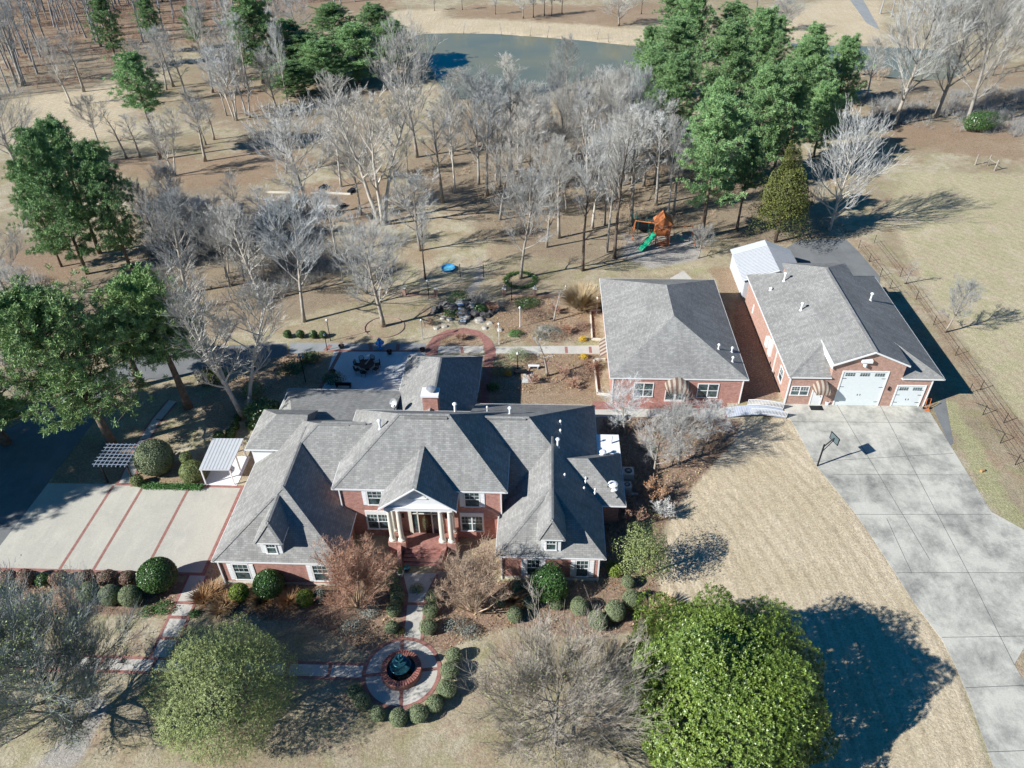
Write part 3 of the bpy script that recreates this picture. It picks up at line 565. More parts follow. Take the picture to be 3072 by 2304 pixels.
pipe(H,1838,1462,plane=Fs,h=.3,r=.22); pipe(H,1808,1365,plane=lambda q:2.72+.75*(48.93-q.y),h=.3,r=.16); q=G(1833,1330,2.72); MB().tube([q,q+Vector((0,0,.9))],.09,8).build('vent_pipe',M['white'],H)
q=G(1428,1236,3.3); MB().box(q.x-.35,q.x+.35,q.y-.25,q.y+.25,q.z-.2,q.z+.28).build('box_vent',M['white'],H)
def ridge_vent(x0,y0,x1,y1,plane):
    pts=[]
    for (x,y) in ((x0,y0),(x1,y1)):
        z=5.0
        for _ in range(40): q=G(x,y,z); z+=.5*(plane(q)-z)
        pts.append(G(x,y,z))
    c=(pts[0]+pts[1])/2; MB().box(pts[0].x,pts[1].x,c.y-.14,c.y+.12,c.z-.15,c.z+.07).build('ridge_vent',M['shingle'],H,uv=True)
ridge_vent(1213,1253,1342,1252,Mf); ridge_vent(1462,1256,1578,1254,lambda q:2.7+.75*(q.y-42.33)); ridge_vent(965,1269,1098,1269,lambda q:2.69+.75*(q.y-40.63)); ridge_vent(808,1293,886,1295,lambda q:4.25+.62*(q.y-46.95))
q=G(1182,1208,4.6)
dish=MB().tube([(q.x+.15,q.y-.3,q.z-1.3),(q.x+.1,q.y,q.z)],.035,6)
dd=Vector((-.45,-.75,.5)).normalized(); a=dd.orthogonal().normalized(); c=dd.cross(a)
for k in range(20):
    t0,t1=2*math.pi*k/20,2*math.pi*(k+1)/20
    for r0,r1 in ((0,.2),(.2,.42)):
        f=lambda r,t:q+(a*math.cos(t)+c*math.sin(t))*r+dd*(r*r*.7)
        dish.face([f(r0,t0),f(r1,t0),f(r1,t1),f(r0,t1)])
dish.tube([q,q+dd*.5+Vector((0,0,-.25))],.025,6).obox(q+dd*.52+Vector((0,0,-.25)),(.14,.14,.14)); dish.build('satellite_dish',M['steel'],H)
# white corner downspouts
m=MB()
for x,y in ((-15.9,41.38),(-3.08,41.38)): m.box(x-.05,x+.05,y-.06,y+.02,0,5.3)
for x,y in ((-24.5,36.21),(-2.9,37.32),(4.55,37.32)): m.box(x-.05,x+.05,y-.06,y+.02,0,2.5)
m.build('downspout',M['trim'],H)
# ---------------------------------------------------------------- pool house / guest house
Gh=empty('guest_house',(13.5,69,0),'square brick outbuilding with grey hip roof and striped awning, between the two larger buildings','house')
wall(Gh,7.05,19.85,59.72,79.0,0,2.9)
roof_solid('roof',Gh,6.72,20.28,59.62,79.3,3.05,L=.46,Rr=.46,F=.47,B=.46); fascia(Gh,6.72,20.28,59.62,79.3,3.05)
yw=59.72
window(Gh,wx(1902,1180,yw),wx(1956,1180,yw),yw,.75,2.35,split=2,lite='plain'); window(Gh,wx(2092,1180,yw),wx(2151,1180,yw),yw,.75,2.35,split=2,lite='plain')
x0,x1=wx(1996,1190,yw),wx(2052,1190,yw)
d=MB().box(x0-.08,x0,yw-.06,yw+.05,.05,2.1).box(x1,x1+.08,yw-.06,yw+.05,.05,2.1).box((x0+x1)/2-.1,(x0+x1)/2+.1,yw-.06,yw+.05,.05,2.1).box(x0-.08,x1+.08,yw-.06,yw+.05,2.1,2.2).box(x0,x1,yw-.05,yw+.05,.05,.35).build('door',M['trim'],Gh)
MB().box(x0,x1,yw-.03,yw+.04,.35,2.1).build('pane',M['glass'],d)
def awning(parent,xc,yw,zb,w,h,dep,n=14):
    """striped dome awning"""
    mats=[M['awn_a'],M['awn_b']]; m=MB(); idx=[]
    for k in range(n):
        t0,t1=math.pi*k/n,math.pi*(k+1)/n
        prev=None
        for j in range(5):
            s0,s1=j/5,(j+1)/5
            f=lambda t,s:(xc-w/2*math.cos(t)*(1-.18*s*s)+0,yw-dep*math.sin(s*math.pi/2),zb+h*math.sin(t)*(math.cos(s*math.pi/2)*.92+.08)+.0)
            m.face([f(t0,s0),f(t0,s1),f(t1,s1),f(t1,s0)]); idx.append(k%2)
        f=lambda t:(xc-w/2*math.cos(t)*.82,yw-dep,zb+h*math.sin(t)*.08)
        a_,b_=f(t0),f(t1); m.face([a_,(a_[0],a_[1],zb-.22),(b_[0],b_[1],zb-.22),b_]); idx.append(k%2)
    o=m.build('awning',mats[0],parent); o.data.materials.append(mats[1])
    for p,i in zip(o.data.polygons,idx): p.material_index=i
    return o
awning(Gh,wx(2028,1170,yw),yw,2.15,2.5,1.0,1.15)
wall(Gh,11.7,14.4,58.9,59.72,0,.12,'paver','doorstep')
Gr=lambda q:3.05+.46*(20.28-q.x)
for x,y in ((2155,1047),(2195,1056),(2197,1085)): pipe(Gh,x,y,plane=Gr,h=.45,r=.08)
MB().box(7.0,7.1,59.63,59.72,0,2.85).box(19.78,19.88,59.63,59.72,0,2.85).build('downspout',M['trim'],Gh)
# side awning on the left flank of the guest house
m=MB(); idx=[]
for k in range(10):
    y0=65.2+k*.32
    m.face([(7.05,y0,2.2),(6.15,y0,1.55),(6.15,y0+.32,1.55),(7.05,y0+.32,2.2)][::-1]); idx.append(k%2); m.face([(6.15,y0,1.55),(6.15,y0,1.3),(6.15,y0+.32,1.3),(6.15,y0+.32,1.55)][::-1]); idx.append(k%2)
o=m.build('awning',M['awn_a'],Gh); o.data.materials.append(M['awn_b'])
for p,i in zip(o.data.polygons,idx): p.material_index=i
# ---------------------------------------------------------------- garage / workshop
Ga=empty('workshop_garage',(31,69,0),'wide brick garage with grey gable roof and two white roller doors facing the drive','garage')
gx0,gx1,gy0,gy1=24.1,38.95,59.55,79.7; yw=59.72
wall(Ga,24.4,38.0,yw,79.2,0,3.3,'brick_orange'); 
m=MB(); 
cx0,cx1=28.15,34.95
zz=lambda X:3.5+.432*min(X-gx0,gx1-X)
prof=[(cx0,0),(cx1,0),(cx1,zz(cx1)-.08),(31.5,zz(31.5)-.08),(cx0,zz(cx0)-.08)]
f=[(x,yw-.02,z) for x,z in prof]; bk=[(x,64,z) for x,z in prof]; m.face(f); m.face(bk[::-1])
for i in range(5): m.face([f[i],bk[i],bk[(i+1)%5],f[(i+1)%5]])
m.build('wall',M['brick_orange'],Ga,uv=True); wall(Ga,cx0,cx1,64.01,79.3,0,5.0,'brick_orange')
rb=dict(L=.432,Rr=.432)
roof_solid('roof',Ga,gx0,cx0+.003,gy0,gy1,3.5,L=.432,F=.47,B=.7,caps=True); roof_solid('roof',Ga,cx1-.003,gx1,gy0,gy1,3.502,Rr=.432,F=.47,B=.55)
# central section: gable in front, hip behind, raised above the side hips
m=bmesh.new(); bmesh.ops.create_cube(m,size=1)
for v in m.verts: v.co=Vector((cx0-.25 if v.co.x<0 else cx1+.25,gy0-.12 if v.co.y<0 else 79.6,3.4 if v.co.z<0 else 20))
def _cut(co,no):
    bmesh.ops.bisect_plane(m,geom=m.verts[:]+m.edges[:]+m.faces[:],plane_co=co,plane_no=no,clear_outer=True); bmesh.ops.holes_fill(m,edges=[e for e in m.edges if e.is_boundary])
_cut((gx0,0,3.51),(-.432,0,1)); _cut((gx1,0,3.51),(.432,0,1)); _cut((0,75.8,6.71),(0,.4,1))
# hollow it from below so only a thin roof remains
bmesh.ops.recalc_face_normals(m,faces=m.faces); off=wloc(Ga)
top=[f for f in m.faces if f.normal.z>.2]; me=bpy.data.meshes.new('roof'); nb=MB()
for f_ in top:
    pts=[v.co.copy() for v in f_.verts]; nb.face(pts); nb.face([p-Vector((0,0,.16)) for p in pts][::-1])
    for i in range(len(pts)):
        a_,b_=pts[i],pts[(i+1)%len(pts)]; nb.face([a_,a_-Vector((0,0,.16)),b_-Vector((0,0,.16)),b_])
nb.build('roof',M['shingle'],Ga,uv=True); m.free(); bpy.data.meshes.remove(me)
MB().box(31.34,31.66,gy0-.12,75.8,6.60,6.75).build('ridge_cap',M['shingle'],Ga,uv=True)
fascia(Ga,gx0,cx0,gy0,79.6,3.5); fascia(Ga,cx1,gx1,gy0,79.6,3.5)
m=MB()
for sg in (-1,1):
    xe=31.5+sg*3.66; ze_=zz(31.5+sg*3.66 if sg<0 else xe); pts=[(xe,ze_-.17),(31.5,6.71-.17),(31.5,6.71),(xe,ze_)]
    f=[(x,gy0-.19,z) for x,z in pts]; b2=[(x,gy0-.125,z) for x,z in pts]
    m.face(f if sg<0 else f[::-1]); m.face(b2[::-1] if sg<0 else b2)
    for i in range(4): m.face([f[i],f[(i+1)%4],b2[(i+1)%4],b2[i]])
m.build('fascia',M['trim'],Ga)
MB().box(cx0-.28,cx0-.2,gy0-.1,63.6,4.6,5.2).build('flashing',M['trim'],Ga)
def gdoor(xa,xb,h,nw):
    fr=MB().box(xa-.12,xa,yw-.08,yw+.05,0,h).box(xb,xb+.12,yw-.08,yw+.05,0,h).box(xa-.12,xb+.12,yw-.08,yw+.05,h,h+.12)
    d=MB().box(xa,xb,yw-.03,yw+.04,.02,h)
    k=int(h/.55)
    for i in range(1,k): d.box(xa,xb,yw-.034,yw-.028,h*i/k-.012,h*i/k+.012)
    ob=fr.build('garage_door',M['trim'],Ga); p=d.build('panel',M['doorwhite'],ob)
    lw=(xb-xa)/nw
    m=MB()
    for i in range(nw):
        for j in range(4):
            for r in range(2):
                u=xa+i*lw+lw*.16+j*lw*.17; m.box(u,u+lw*.14,yw-.042,yw-.02,h-.52+r*.2,h-.52+r*.2+.16)
    m.build('window',M['glass'],ob)
    hm=MB()
    for u in (xa+.0,xb-.42):
        for zz_ in (.45,h*.55,h*.8): hm.box(u,u+.42,yw-.045,yw-.03,zz_,zz_+.05)
    hm.box((xa+xb)/2-.15,(xa+xb)/2-.1,yw-.05,yw-.03,h*.3,h*.3+.2).box((xa+xb)/2+.1,(xa+xb)/2+.15,yw-.05,yw-.03,h*.3,h*.3+.2); hm.build('hinge',M['black'],ob)
yd=yw
gdoor(wx(2503,1205,yd),wx(2633,1205,yd),4.15,3)
gdoor(wx(2677,1205,yd),wx(2757,1205,yd),2.5,2)
window(Ga,wx(2374,1173,yw),wx(2424,1173,yw),yw,1.2,2.2,split=2)
dxa,dxb=wx(2432,1200,yw),wx(2461,1200,yw); d=MB().box(dxa,dxb,yw-.05,yw+.04,.03,2.1).box(dxa-.09,dxa,yw-.08,yw+.04,0,2.2).box(dxb,dxb+.09,yw-.08,yw+.04,0,2.2).box(dxa,dxb,yw-.08,yw+.04,2.1,2.2).build('door',M['trim'],Ga)
MB().tube([(dxb-.1,yw-.05,1.05),(dxb-.1,yw-.12,1.05)],.04,8).build('handle',M['dark'],d)
awning(Ga,wx(2458,1175,yw),yw,2.2,1.75,.9,1.05,12)
window(Ga,62.0,63.0,24.4,.9,2.3,axis='y',split=1,trim=.12); 
m=MB().box(24.2,24.4,66.6,67.4,.9,2.6).box(24.05,24.4,67.7,68.4,1.3,2.4); m.build('meter_box',M['white'],Ga)
MB().box(24.3,24.4,64.9,65.0,0,3.3).box(24.3,24.4,75.4,75.6,.8,1.9).box(24.3,24.42,59.66,59.8,0,3.3).box(37.94,38.04,59.66,59.8,0,3.3).build('downspout',M['trim'],Ga)
for x in (wx(2674,1180,yw)-.45,): MB().box(x-.07,x+.07,yw-.16,yw-.02,2.0,2.35).tube([(x,yw-.09,2.35),(x,yw-.09,2.5)],[.1,.01],6).build('wall_lamp',M['black'],Ga)
MB().obox((31.0,gy0-.02,5.55),(1.0,.35,.3)).obox((30.9,gy0-.1,5.1),(.18,.3,.28),.4).build('flood_light',M['white'],Ga)
Gl=lambda q:3.5+.432*(q.x-gx0); Gr2=lambda q:3.5+.432*(gx1-q.x)
for x,y,pl,h in ((2352,843,Gl,.9),(2403,930,Gl,.75),(2611,901,Gr2,.75),(2312,870,Gl,.15)): pipe(Ga,x,y,plane=pl,h=h,r=.1)
MB().box(dxa-.1,dxb+.2,yw-.95,yw-.25,.02,.05).build('door_mat',M['black'],Ga)
# ================================================================ PLANTS: builders
def grow_bare(seed,Ht,spread,fork=.32,limbs=13,up=.55,twig_r=.017,dens=1.0,lean=0.0,multi=1,trunk_r=None,sides=5,limb_sides=5):
    """bare winter tree; returns (trunk MB, crown MB) in local space"""
    rn=random.Random(seed); T=MB(); C=MB(); r0=trunk_r or Ht*.0125
    def poly(p,d,L,n,jit,lift):
        pts=[p.copy()]; d=d.normalized()
        for i in range(n):
            d=(d+Vector((rn.gauss(0,jit),rn.gauss(0,jit),rn.gauss(0,jit)+lift))).normalized(); p=p+d*(L/n); pts.append(p.copy())
        return pts,d
    def twigs(pts,L,lvl,r):
        k=int((4 if lvl==2 else 3)*dens+rn.random())
        for i in range(k):
            t=rn.uniform(.25,1.0); s=t*(len(pts)-1); a=int(min(s,len(pts)-2)); p=pts[a].lerp(pts[a+1],s-a)
            d=(pts[a+1]-pts[a]).normalized(); o=Vector((rn.gauss(0,1),rn.gauss(0,1),rn.gauss(.25,.8))); o=(o-d*o.dot(d)).normalized()
            dd=(d+o*rn.uniform(.3,.62)).normalized(); l=L*rn.uniform(.4,.8)
            q,_=poly(p,dd,l,2,.06,.09)
            if lvl==2: C.tube(q,[max(r*.5,twig_r*1.25),twig_r,twig_r*.7],3,False); twigs(q,l,3,twig_r)
            else: C.tube(q,[twig_r,twig_r*.85,twig_r*.5],3,False)
    for st in range(multi):
        ang=2*math.pi*st/max(1,multi)+rn.random(); ln=lean if multi==1 else lean+.16
        p=Vector((0,0,-.15)) if multi==1 else Vector((math.cos(ang)*.2,math.sin(ang)*.2,-.15))
        d=Vector((math.cos(ang)*ln,math.sin(ang)*ln,1)).normalized(); n=9; pts=[p.copy()]; L=Ht*(1 if multi==1 else rn.uniform(.85,1))
        for i in range(n): d=(d+Vector((rn.gauss(0,.035),rn.gauss(0,.035),.04))).normalized(); p=p+d*L/n; pts.append(p.copy())
        rs=[r0*(1.25 if i==0 else 1)*max(.06,(1-i/n)**.8)*(1 if multi==1 else .7) for i in range(n+1)]
        T.tube(pts,rs,7 if multi==1 else 6)
        nl=max(4,int(limbs/(multi**.6)))
        for j in range(nl):
            u=fork+(1-fork-.04)*(j+rn.random()*.6)/nl; s=u*n; a=int(min(s,n-1)); pp=pts[a].lerp(pts[a+1],s-a)
            az=j*2.4+rn.uniform(-.4,.4)+ang; prof=math.sin(math.pi*min(1,(u-fork)/(1-fork)*.82+.2))**.7
            LL=spread*prof*rn.uniform(.75,1.12)*(1 if multi==1 else .75)
            el=up+rn.uniform(-.12,.15)+.62*(u-fork)
            dd=Vector((math.cos(az)*math.cos(el),math.sin(az)*math.cos(el),math.sin(el)))
            rl=max(twig_r*1.6,r0*.55*(1-u)+.014); q,_=poly(pp,dd,LL*1.12,5,.055,.085)
            (T if rl>twig_r*3.2 else C).tube(q,[rl,rl*.8,rl*.6,rl*.45,rl*.3,rl*.15],limb_sides if rl>.05 else 3,False)
            ns=int((7+LL*.9)*dens)
            for k in range(ns):
                t=rn.uniform(.18,1.0); s2=t*5; a2=int(min(s2,4)); p2=q[a2].lerp(q[a2+1],s2-a2); d2=(q[a2+1]-q[a2]).normalized()
                o=Vector((rn.gauss(0,1),rn.gauss(0,1),rn.gauss(.2,.8))); o=(o-d2*o.dot(d2)).normalized()
                e2=(d2+o*rn.uniform(.35,.75)).normalized(); l2=LL*rn.uniform(.28,.55)*(1.15-.5*t)
                q2,_=poly(p2,e2,l2,3,.06,.10); r2=max(rl*.38*(1-t*.5),twig_r*1.5); C.tube(q2,[r2,r2*.7,r2*.5,twig_r],3,False)
                twigs(q2,l2,2,r2*.5)
    return T,C
def bare_proto(name,label,cat,seed,Ht,spread,tw,lb,**k):
    T,C=grow_bare(seed,Ht,spread,**k); e=empty(name,(0,0,0),label,cat); T.build('trunk',lb,e,smooth=True,local=True); C.build('crown',tw,e,local=True); return e
class LM:
    """fast numpy leaf cloud"""
    def __init__(s): s.v=[]; s.n=0
    def leaves(s,P,Nn,size,rng,asp=.5,bend=True):
        n=len(P); Nn=Nn/np.maximum(1e-6,np.linalg.norm(Nn,axis=1,keepdims=True)); r=rng.normal(size=(n,3)); U=np.cross(Nn,r); U/=np.linalg.norm(U,axis=1,keepdims=True); Vv=np.cross(Nn,U)
        sz=size*rng.uniform(.65,1.3,size=(n,1)); 
        a=P-U*sz; b=P+Vv*sz*asp+Nn*sz*.12; c=P+U*sz; d=P-Vv*sz*asp+Nn*sz*.12
        s.v.append(np.stack([a,b,c,d],1).reshape(-1,3)); s.n+=n; return s
    def build(s,name,mat,parent,extra=None):
        V=np.concatenate(s.v); n=len(V)//4; me=bpy.data.meshes.new(name)
        ev=np.array(extra.v) if extra and extra.v else np.zeros((0,3)); 
        loops=np.arange(n*4); me.vertices.add(len(V)); me.vertices.foreach_set('co',V.ravel().astype(np.float32)); me.loops.add(n*4); me.loops.foreach_set('vertex_index',loops.astype(np.int32))
        me.polygons.add(n); me.polygons.foreach_set('loop_start',(np.arange(n)*4).astype(np.int32)); me.update(calc_edges=True); me.materials.append(mat)
        o=link(bpy.data.objects.new(name,me)); o.parent=parent; return o
def rdirs(rng,n):
    d=rng.normal(size=(n,3)); return d/np.linalg.norm(d,axis=1,keepdims=True)
def lumpy(d,rng,amp,k=26,sharp=9):
    c=rdirs(rng,k); a=rng.uniform(-.5,1,size=k); w=np.exp(sharp*(d@c.T-1)); return 1+amp*(w@a)
def dome_tree(name,label,cat,loc,rx,ry,rz,cz,nleaf,size,mat,seed,trunk_r=.25,amp=.28,shell=.35,limbs=16,asp=.5,group=None,flat=.0,barkmat=None,outward=1.0,conic=0,k=40,sharp=14):
    rng=np.random.default_rng(seed); e=empty(name,loc,label,cat,group)
    d=rdirs(rng,nleaf); d[:,2]=np.where(d[:,2]<-.75,-d[:,2],d[:,2]); f=lumpy(d,rng,amp,k,sharp); rad=f*(1-shell*rng.random(nleaf)**1.6)
    P=d*rad[:,None]*np.array([rx,ry,rz])
    if conic: tt=(P[:,2]/rz+1)/2; sc=np.clip(1.25-conic*tt,.15,1.3); P[:,0]*=sc; P[:,1]*=sc
    P=P+np.array([0,0,cz]); P=P[P[:,2]>.05]; 
    Nn=(P-np.array([0,0,cz]))/np.array([rx,ry,rz])*outward+rng.normal(size=P.shape)*.55+np.array([0,0,.25])
    LM().leaves(P,Nn,size,rng,asp).build('crown',mat,e)
    rn=random.Random(seed); T=MB(); T.tube([(0,0,-.1),(0,0,cz*.6),(rn.uniform(-.2,.2),0,cz+rz*.45)],[trunk_r*1.2,trunk_r,trunk_r*.35],7)
    for j in range(limbs):
        a=j*2.4; el=rn.uniform(-.1,1.0); z0=cz*rn.uniform(.35,.95); L=.8; dd=Vector((math.cos(a)*math.cos(el)*rx,math.sin(a)*math.cos(el)*ry,math.sin(el)*rz))*L
        p=Vector((0,0,z0)); T.tube([p,p+dd*.5+Vector((0,0,-.05*rz)),p+dd],[trunk_r*.4,trunk_r*.22,trunk_r*.08],4,False)
    T.build('trunk',barkmat or M['bark'],e,smooth=True,local=True); return e
def rosettes(name,label,loc,rx,ry,rz,cz,nc,per,cr,size,mat,seed,amp=.12,shell=.25,k=300,sharp=120,trunk_r=.3,group=None,asp=.42,lob=.10):
    rng=np.random.default_rng(seed); e=empty(name,loc,label,'tree',group); d=rdirs(rng,nc); d[:,2]=np.where(d[:,2]<-.8,-d[:,2],d[:,2]); f=lumpy(d,rng,amp,k,sharp)+lob*(lumpy(d,rng,1,24,12)-1)
    rad=f*(1-shell*rng.random(nc)**1.5); C=d*rad[:,None]*np.array([rx,ry,rz])+np.array([0,0,cz]); ok=C[:,2]>.15; C=C[ok]; d=d[ok]; n=len(C)
    ax=d+rng.normal(size=d.shape)*.35+np.array([0,0,.25]); ax/=np.linalg.norm(ax,axis=1,keepdims=True); A=np.repeat(ax,per,0); o=rdirs(rng,n*per); o-=A*(o*A).sum(1,keepdims=True); o/=np.linalg.norm(o,axis=1,keepdims=True)
    U=o+A*rng.uniform(.0,.9,(n*per,1)); U/=np.linalg.norm(U,axis=1,keepdims=True); Nn=np.cross(U,np.cross(A,U)); S=np.cross(U,Nn); sz=size*rng.uniform(.7,1.25,(n*per,1)); P=np.repeat(C,per,0)+A*rng.uniform(-cr,cr,(n*per,1)); t0=P+U*.02; t1=P+U*sz*2; m=P+U*sz
    lm=LM(); lm.v=[np.stack([t0,m+S*sz*asp,t1,m-S*sz*asp],1).reshape(-1,3)]; lm.build('crown',mat,e)
    T=MB(); T.tube([(0,0,-.1),(0,0,cz*.7),(0,0,cz+rz*.5)],[trunk_r*1.2,trunk_r,trunk_r*.3],8); rn=random.Random(seed)
    for j in range(26):
        a=j*2.4; el=rn.uniform(-.1,1.1); dd=Vector((math.cos(a)*math.cos(el)*rx,math.sin(a)*math.cos(el)*ry,math.sin(el)*rz))*.85; p=Vector((0,0,cz*rn.uniform(.3,.95))); T.tube([p,p+dd*.5,p+dd],[trunk_r*.35,trunk_r*.2,trunk_r*.06],4,False)
    T.build('trunk',M['bark'],e,smooth=True,local=True); return e
def ball_shrub(name,label,px,py,rpx,mat='box',zf=.95,group=None,size=.045,n=2600,seed=0,core=True,rough=.05,cat='shrub',zs=.95,lift=0):
    """clipped round shrub whose middle shows at photo pixel (px,py) with radius rpx"""
    p=G(px,py,.5); 
    for _ in range(3):
        s=scale_at(p); r=rpx/s; p=G(px,py,r*zf+lift)
    rng=np.random.default_rng(seed+int(px)); e=empty(name,(p.x,p.y,0),label,cat,group)
    n=int(n*max(.35,min(3.2,(r/.6)**2))); d=rdirs(rng,n); f=lumpy(d,rng,rough,14,5)*(1-.10*rng.random(n)); P=d*f[:,None]*np.array([r,r,r*zs])+np.array([0,0,r*zf+lift]); k=P[:,2]>.01; P=P[k]; d=d[k]
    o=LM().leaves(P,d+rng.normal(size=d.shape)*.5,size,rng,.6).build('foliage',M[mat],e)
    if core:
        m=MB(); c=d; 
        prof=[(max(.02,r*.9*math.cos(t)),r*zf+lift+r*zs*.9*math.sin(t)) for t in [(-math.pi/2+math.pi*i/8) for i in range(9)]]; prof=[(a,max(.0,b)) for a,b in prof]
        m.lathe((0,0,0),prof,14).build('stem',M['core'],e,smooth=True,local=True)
    return e
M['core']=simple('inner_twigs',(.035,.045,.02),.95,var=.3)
def grow_pine(name,label,cat,seed,Ht,cr,base=.4,nb=46,clumps=9,per=16,size=.34,mat='pine',group=None,loc=(0,0,0),lean=(0,0),trunk_r=None,crown_gap=.12,wid=.11,topper=1.0):
    rn=random.Random(seed); rng=np.random.default_rng(seed); e=empty(name,loc,label,cat,group); T=MB(); r0=trunk_r or Ht*.0155
    tp=[Vector((lean[0]*t*t*Ht,lean[1]*t*t*Ht,t*Ht-.1)) for t in [i/8 for i in range(9)]]
    T.tube(tp,[r0*(1.2 if i==0 else 1)*(1-.88*i/8) for i in range(9)],8); Pn=[]; Dn=[]
    for j in range(nb):
        u=base+(1-base)*((j+rn.random())/nb)**.9; s=u*8; a=int(min(s,7)); p=tp[a].lerp(tp[a+1],s-a); az=j*2.4+rn.uniform(-.5,.5)
        w=(u-base)/(1-base); L=cr*(math.sin(math.pi*(.22+.70*w))**.8)*rn.uniform(.6,1.15)*(1 if w<.85 else topper)
        el=-.08+.75*w+rn.uniform(-.12,.2); d=Vector((math.cos(az)*math.cos(el),math.sin(az)*math.cos(el),math.sin(el)))
        pts=[p]; q=p
        for i in range(4): d=(d+Vector((rn.gauss(0,.09),rn.gauss(0,.09),.09))).normalized(); q=q+d*L/4; pts.append(q)
        T.tube(pts,[r0*.25,r0*.2,r0*.14,r0*.09,r0*.04],4,False)
        for c in range(clumps):
            t=rn.uniform(.28,1.04); s2=min(t,1)*4; a2=int(min(s2,3)); c0=pts[a2].lerp(pts[a2+1],s2-a2); off=Vector((rn.gauss(0,1),rn.gauss(0,1),rn.gauss(.1,.5)))*(L*.145)
            if t>.5 and rn.random()<.35: T.tube([c0,c0+off*.95],[r0*.06,r0*.03],3,False)
            cc=c0+off; Pn.append(cc); Dn.append((d*.6+off.normalized()*.6+Vector((0,0,.5))).normalized())
    Pn=np.array(Pn); Dn=np.array(Dn); n=len(Pn); P=np.repeat(Pn,per,0); D=np.repeat(Dn,per,0)
    v=rdirs(rng,n*per)*.95+D*.6; v/=np.linalg.norm(v,axis=1,keepdims=True); ln=size*rng.uniform(.6,1.25,size=(n*per,1)); side=np.cross(v,rdirs(rng,n*per)); side/=np.maximum(1e-6,np.linalg.norm(side,axis=1,keepdims=True))
    j=rng.normal(size=(n*per,3))*size*.35; A=P+j; B=A+v*ln; w=side*wid*.5
    lm=LM(); lm.v=[np.stack([A-w*.6,A+w*.6,B+w,B-w],1).reshape(-1,3)]; lm.build('crown',M[mat],e)
    T.build('trunk',M['bark_pine'],e,smooth=True,local=True); return e
def tuft(name,label,px,py,h,n,mat,seed,r=.35,cat='grass clump',group=None,w=.02):
    rng=np.random.default_rng(seed); p=G(px,py); e=empty(name,(p.x,p.y,0),label,cat,group)
    a=rng.uniform(0,2*np.pi,n); rr=r*rng.random(n)**.5; b=np.stack([rr*.4*np.cos(a),rr*.4*np.sin(a),np.zeros(n)],1); L=h*rng.uniform(.6,1.1,n)
    tip=b+np.stack([np.cos(a)*rr*1.6,np.sin(a)*rr*1.6,L],1); mid=(b+tip)/2+np.stack([0*a,0*a,L*.18],1); s=np.stack([-np.sin(a),np.cos(a),0*a],1)*w
    lm=LM(); lm.v=[np.stack([b-s,b+s,mid+s,mid-s],1).reshape(-1,3),np.stack([mid-s,mid+s,tip+s*.3,tip-s*.3],1).reshape(-1,3)]; lm.build('blades',M[mat],e); return e
def twiggy(name,label,px,py,h,spread,mat,lmat,seed,stems=14,cat='shrub',group=None,dens=1.0,tw=.012,leafmat_=None,leaves=0,lsize=.05,fan=.45):
    """many-stemmed vase shaped shrub"""
    rn=random.Random(seed); p0=G(px,py); e=empty(name,(p0.x,p0.y,0),label,cat,group); T=MB(); C=MB(); tips=[]
    for s in range(stems):
        a=s*2.4+rn.random(); el=rn.uniform(fan*.2,fan*1.6); d=Vector((math.cos(a)*math.sin(el),math.sin(a)*math.sin(el),math.cos(el))); p=Vector((math.cos(a)*.15,math.sin(a)*.15,-.05)); L=h*rn.uniform(.75,1.08)
        pts=[p]
        for i in range(5): d=(d+Vector((rn.gauss(0,.06),rn.gauss(0,.06),.03))).normalized(); p=p+d*L/5*.8; pts.append(p)
        r=.035*h/4; T.tube(pts,[r*1.3,r,r*.8,r*.6,r*.4,r*.25],4,False)
        for k in range(int(13*dens)):
            t=rn.uniform(.42,1); s2=t*5; a2=int(min(s2,4)); q=pts[a2].lerp(pts[a2+1],s2-a2); o=Vector((rn.gauss(0,1),rn.gauss(0,1),rn.gauss(.7,.6))).normalized(); l=spread*rn.uniform(.25,.55); dd=(d*.6+o*.75).normalized(); q2=q+dd*l*.5+Vector((rn.gauss(0,.05),rn.gauss(0,.05),.03)); q3=q+dd*l+Vector((rn.gauss(0,.1),rn.gauss(0,.1),.1*l))
            C.tube([q,q2,q3],[tw*1.6,tw*1.2,tw*.7],3,False)
            for z in range(int(5*dens)):
                u=rn.uniform(.3,1); c=q2.lerp(q3,u) if u>.5 else q.lerp(q2,u*2); o2=Vector((rn.gauss(0,1),rn.gauss(0,1),rn.gauss(.6,.7))).normalized(); c2=c+(dd*.5+o2*.8).normalized()*l*rn.uniform(.25,.5); C.tube([c,c2],[tw,tw*.6],3,False); tips.append(c2)
    T.build('trunk',lmat,e,smooth=True,local=True); C.build('crown',mat,e,local=True)
    if leaves and tips:
        rng=np.random.default_rng(seed); tp=np.array([tuple(t) for t in tips]); P=tp[rng.integers(0,len(tp),leaves)]+rng.normal(size=(leaves,3))*.08; LM().leaves(P,rng.normal(size=P.shape)+np.array([0,0,.6]),lsize,rng,.6).build('leaves',M[leafmat_],e)
    return e
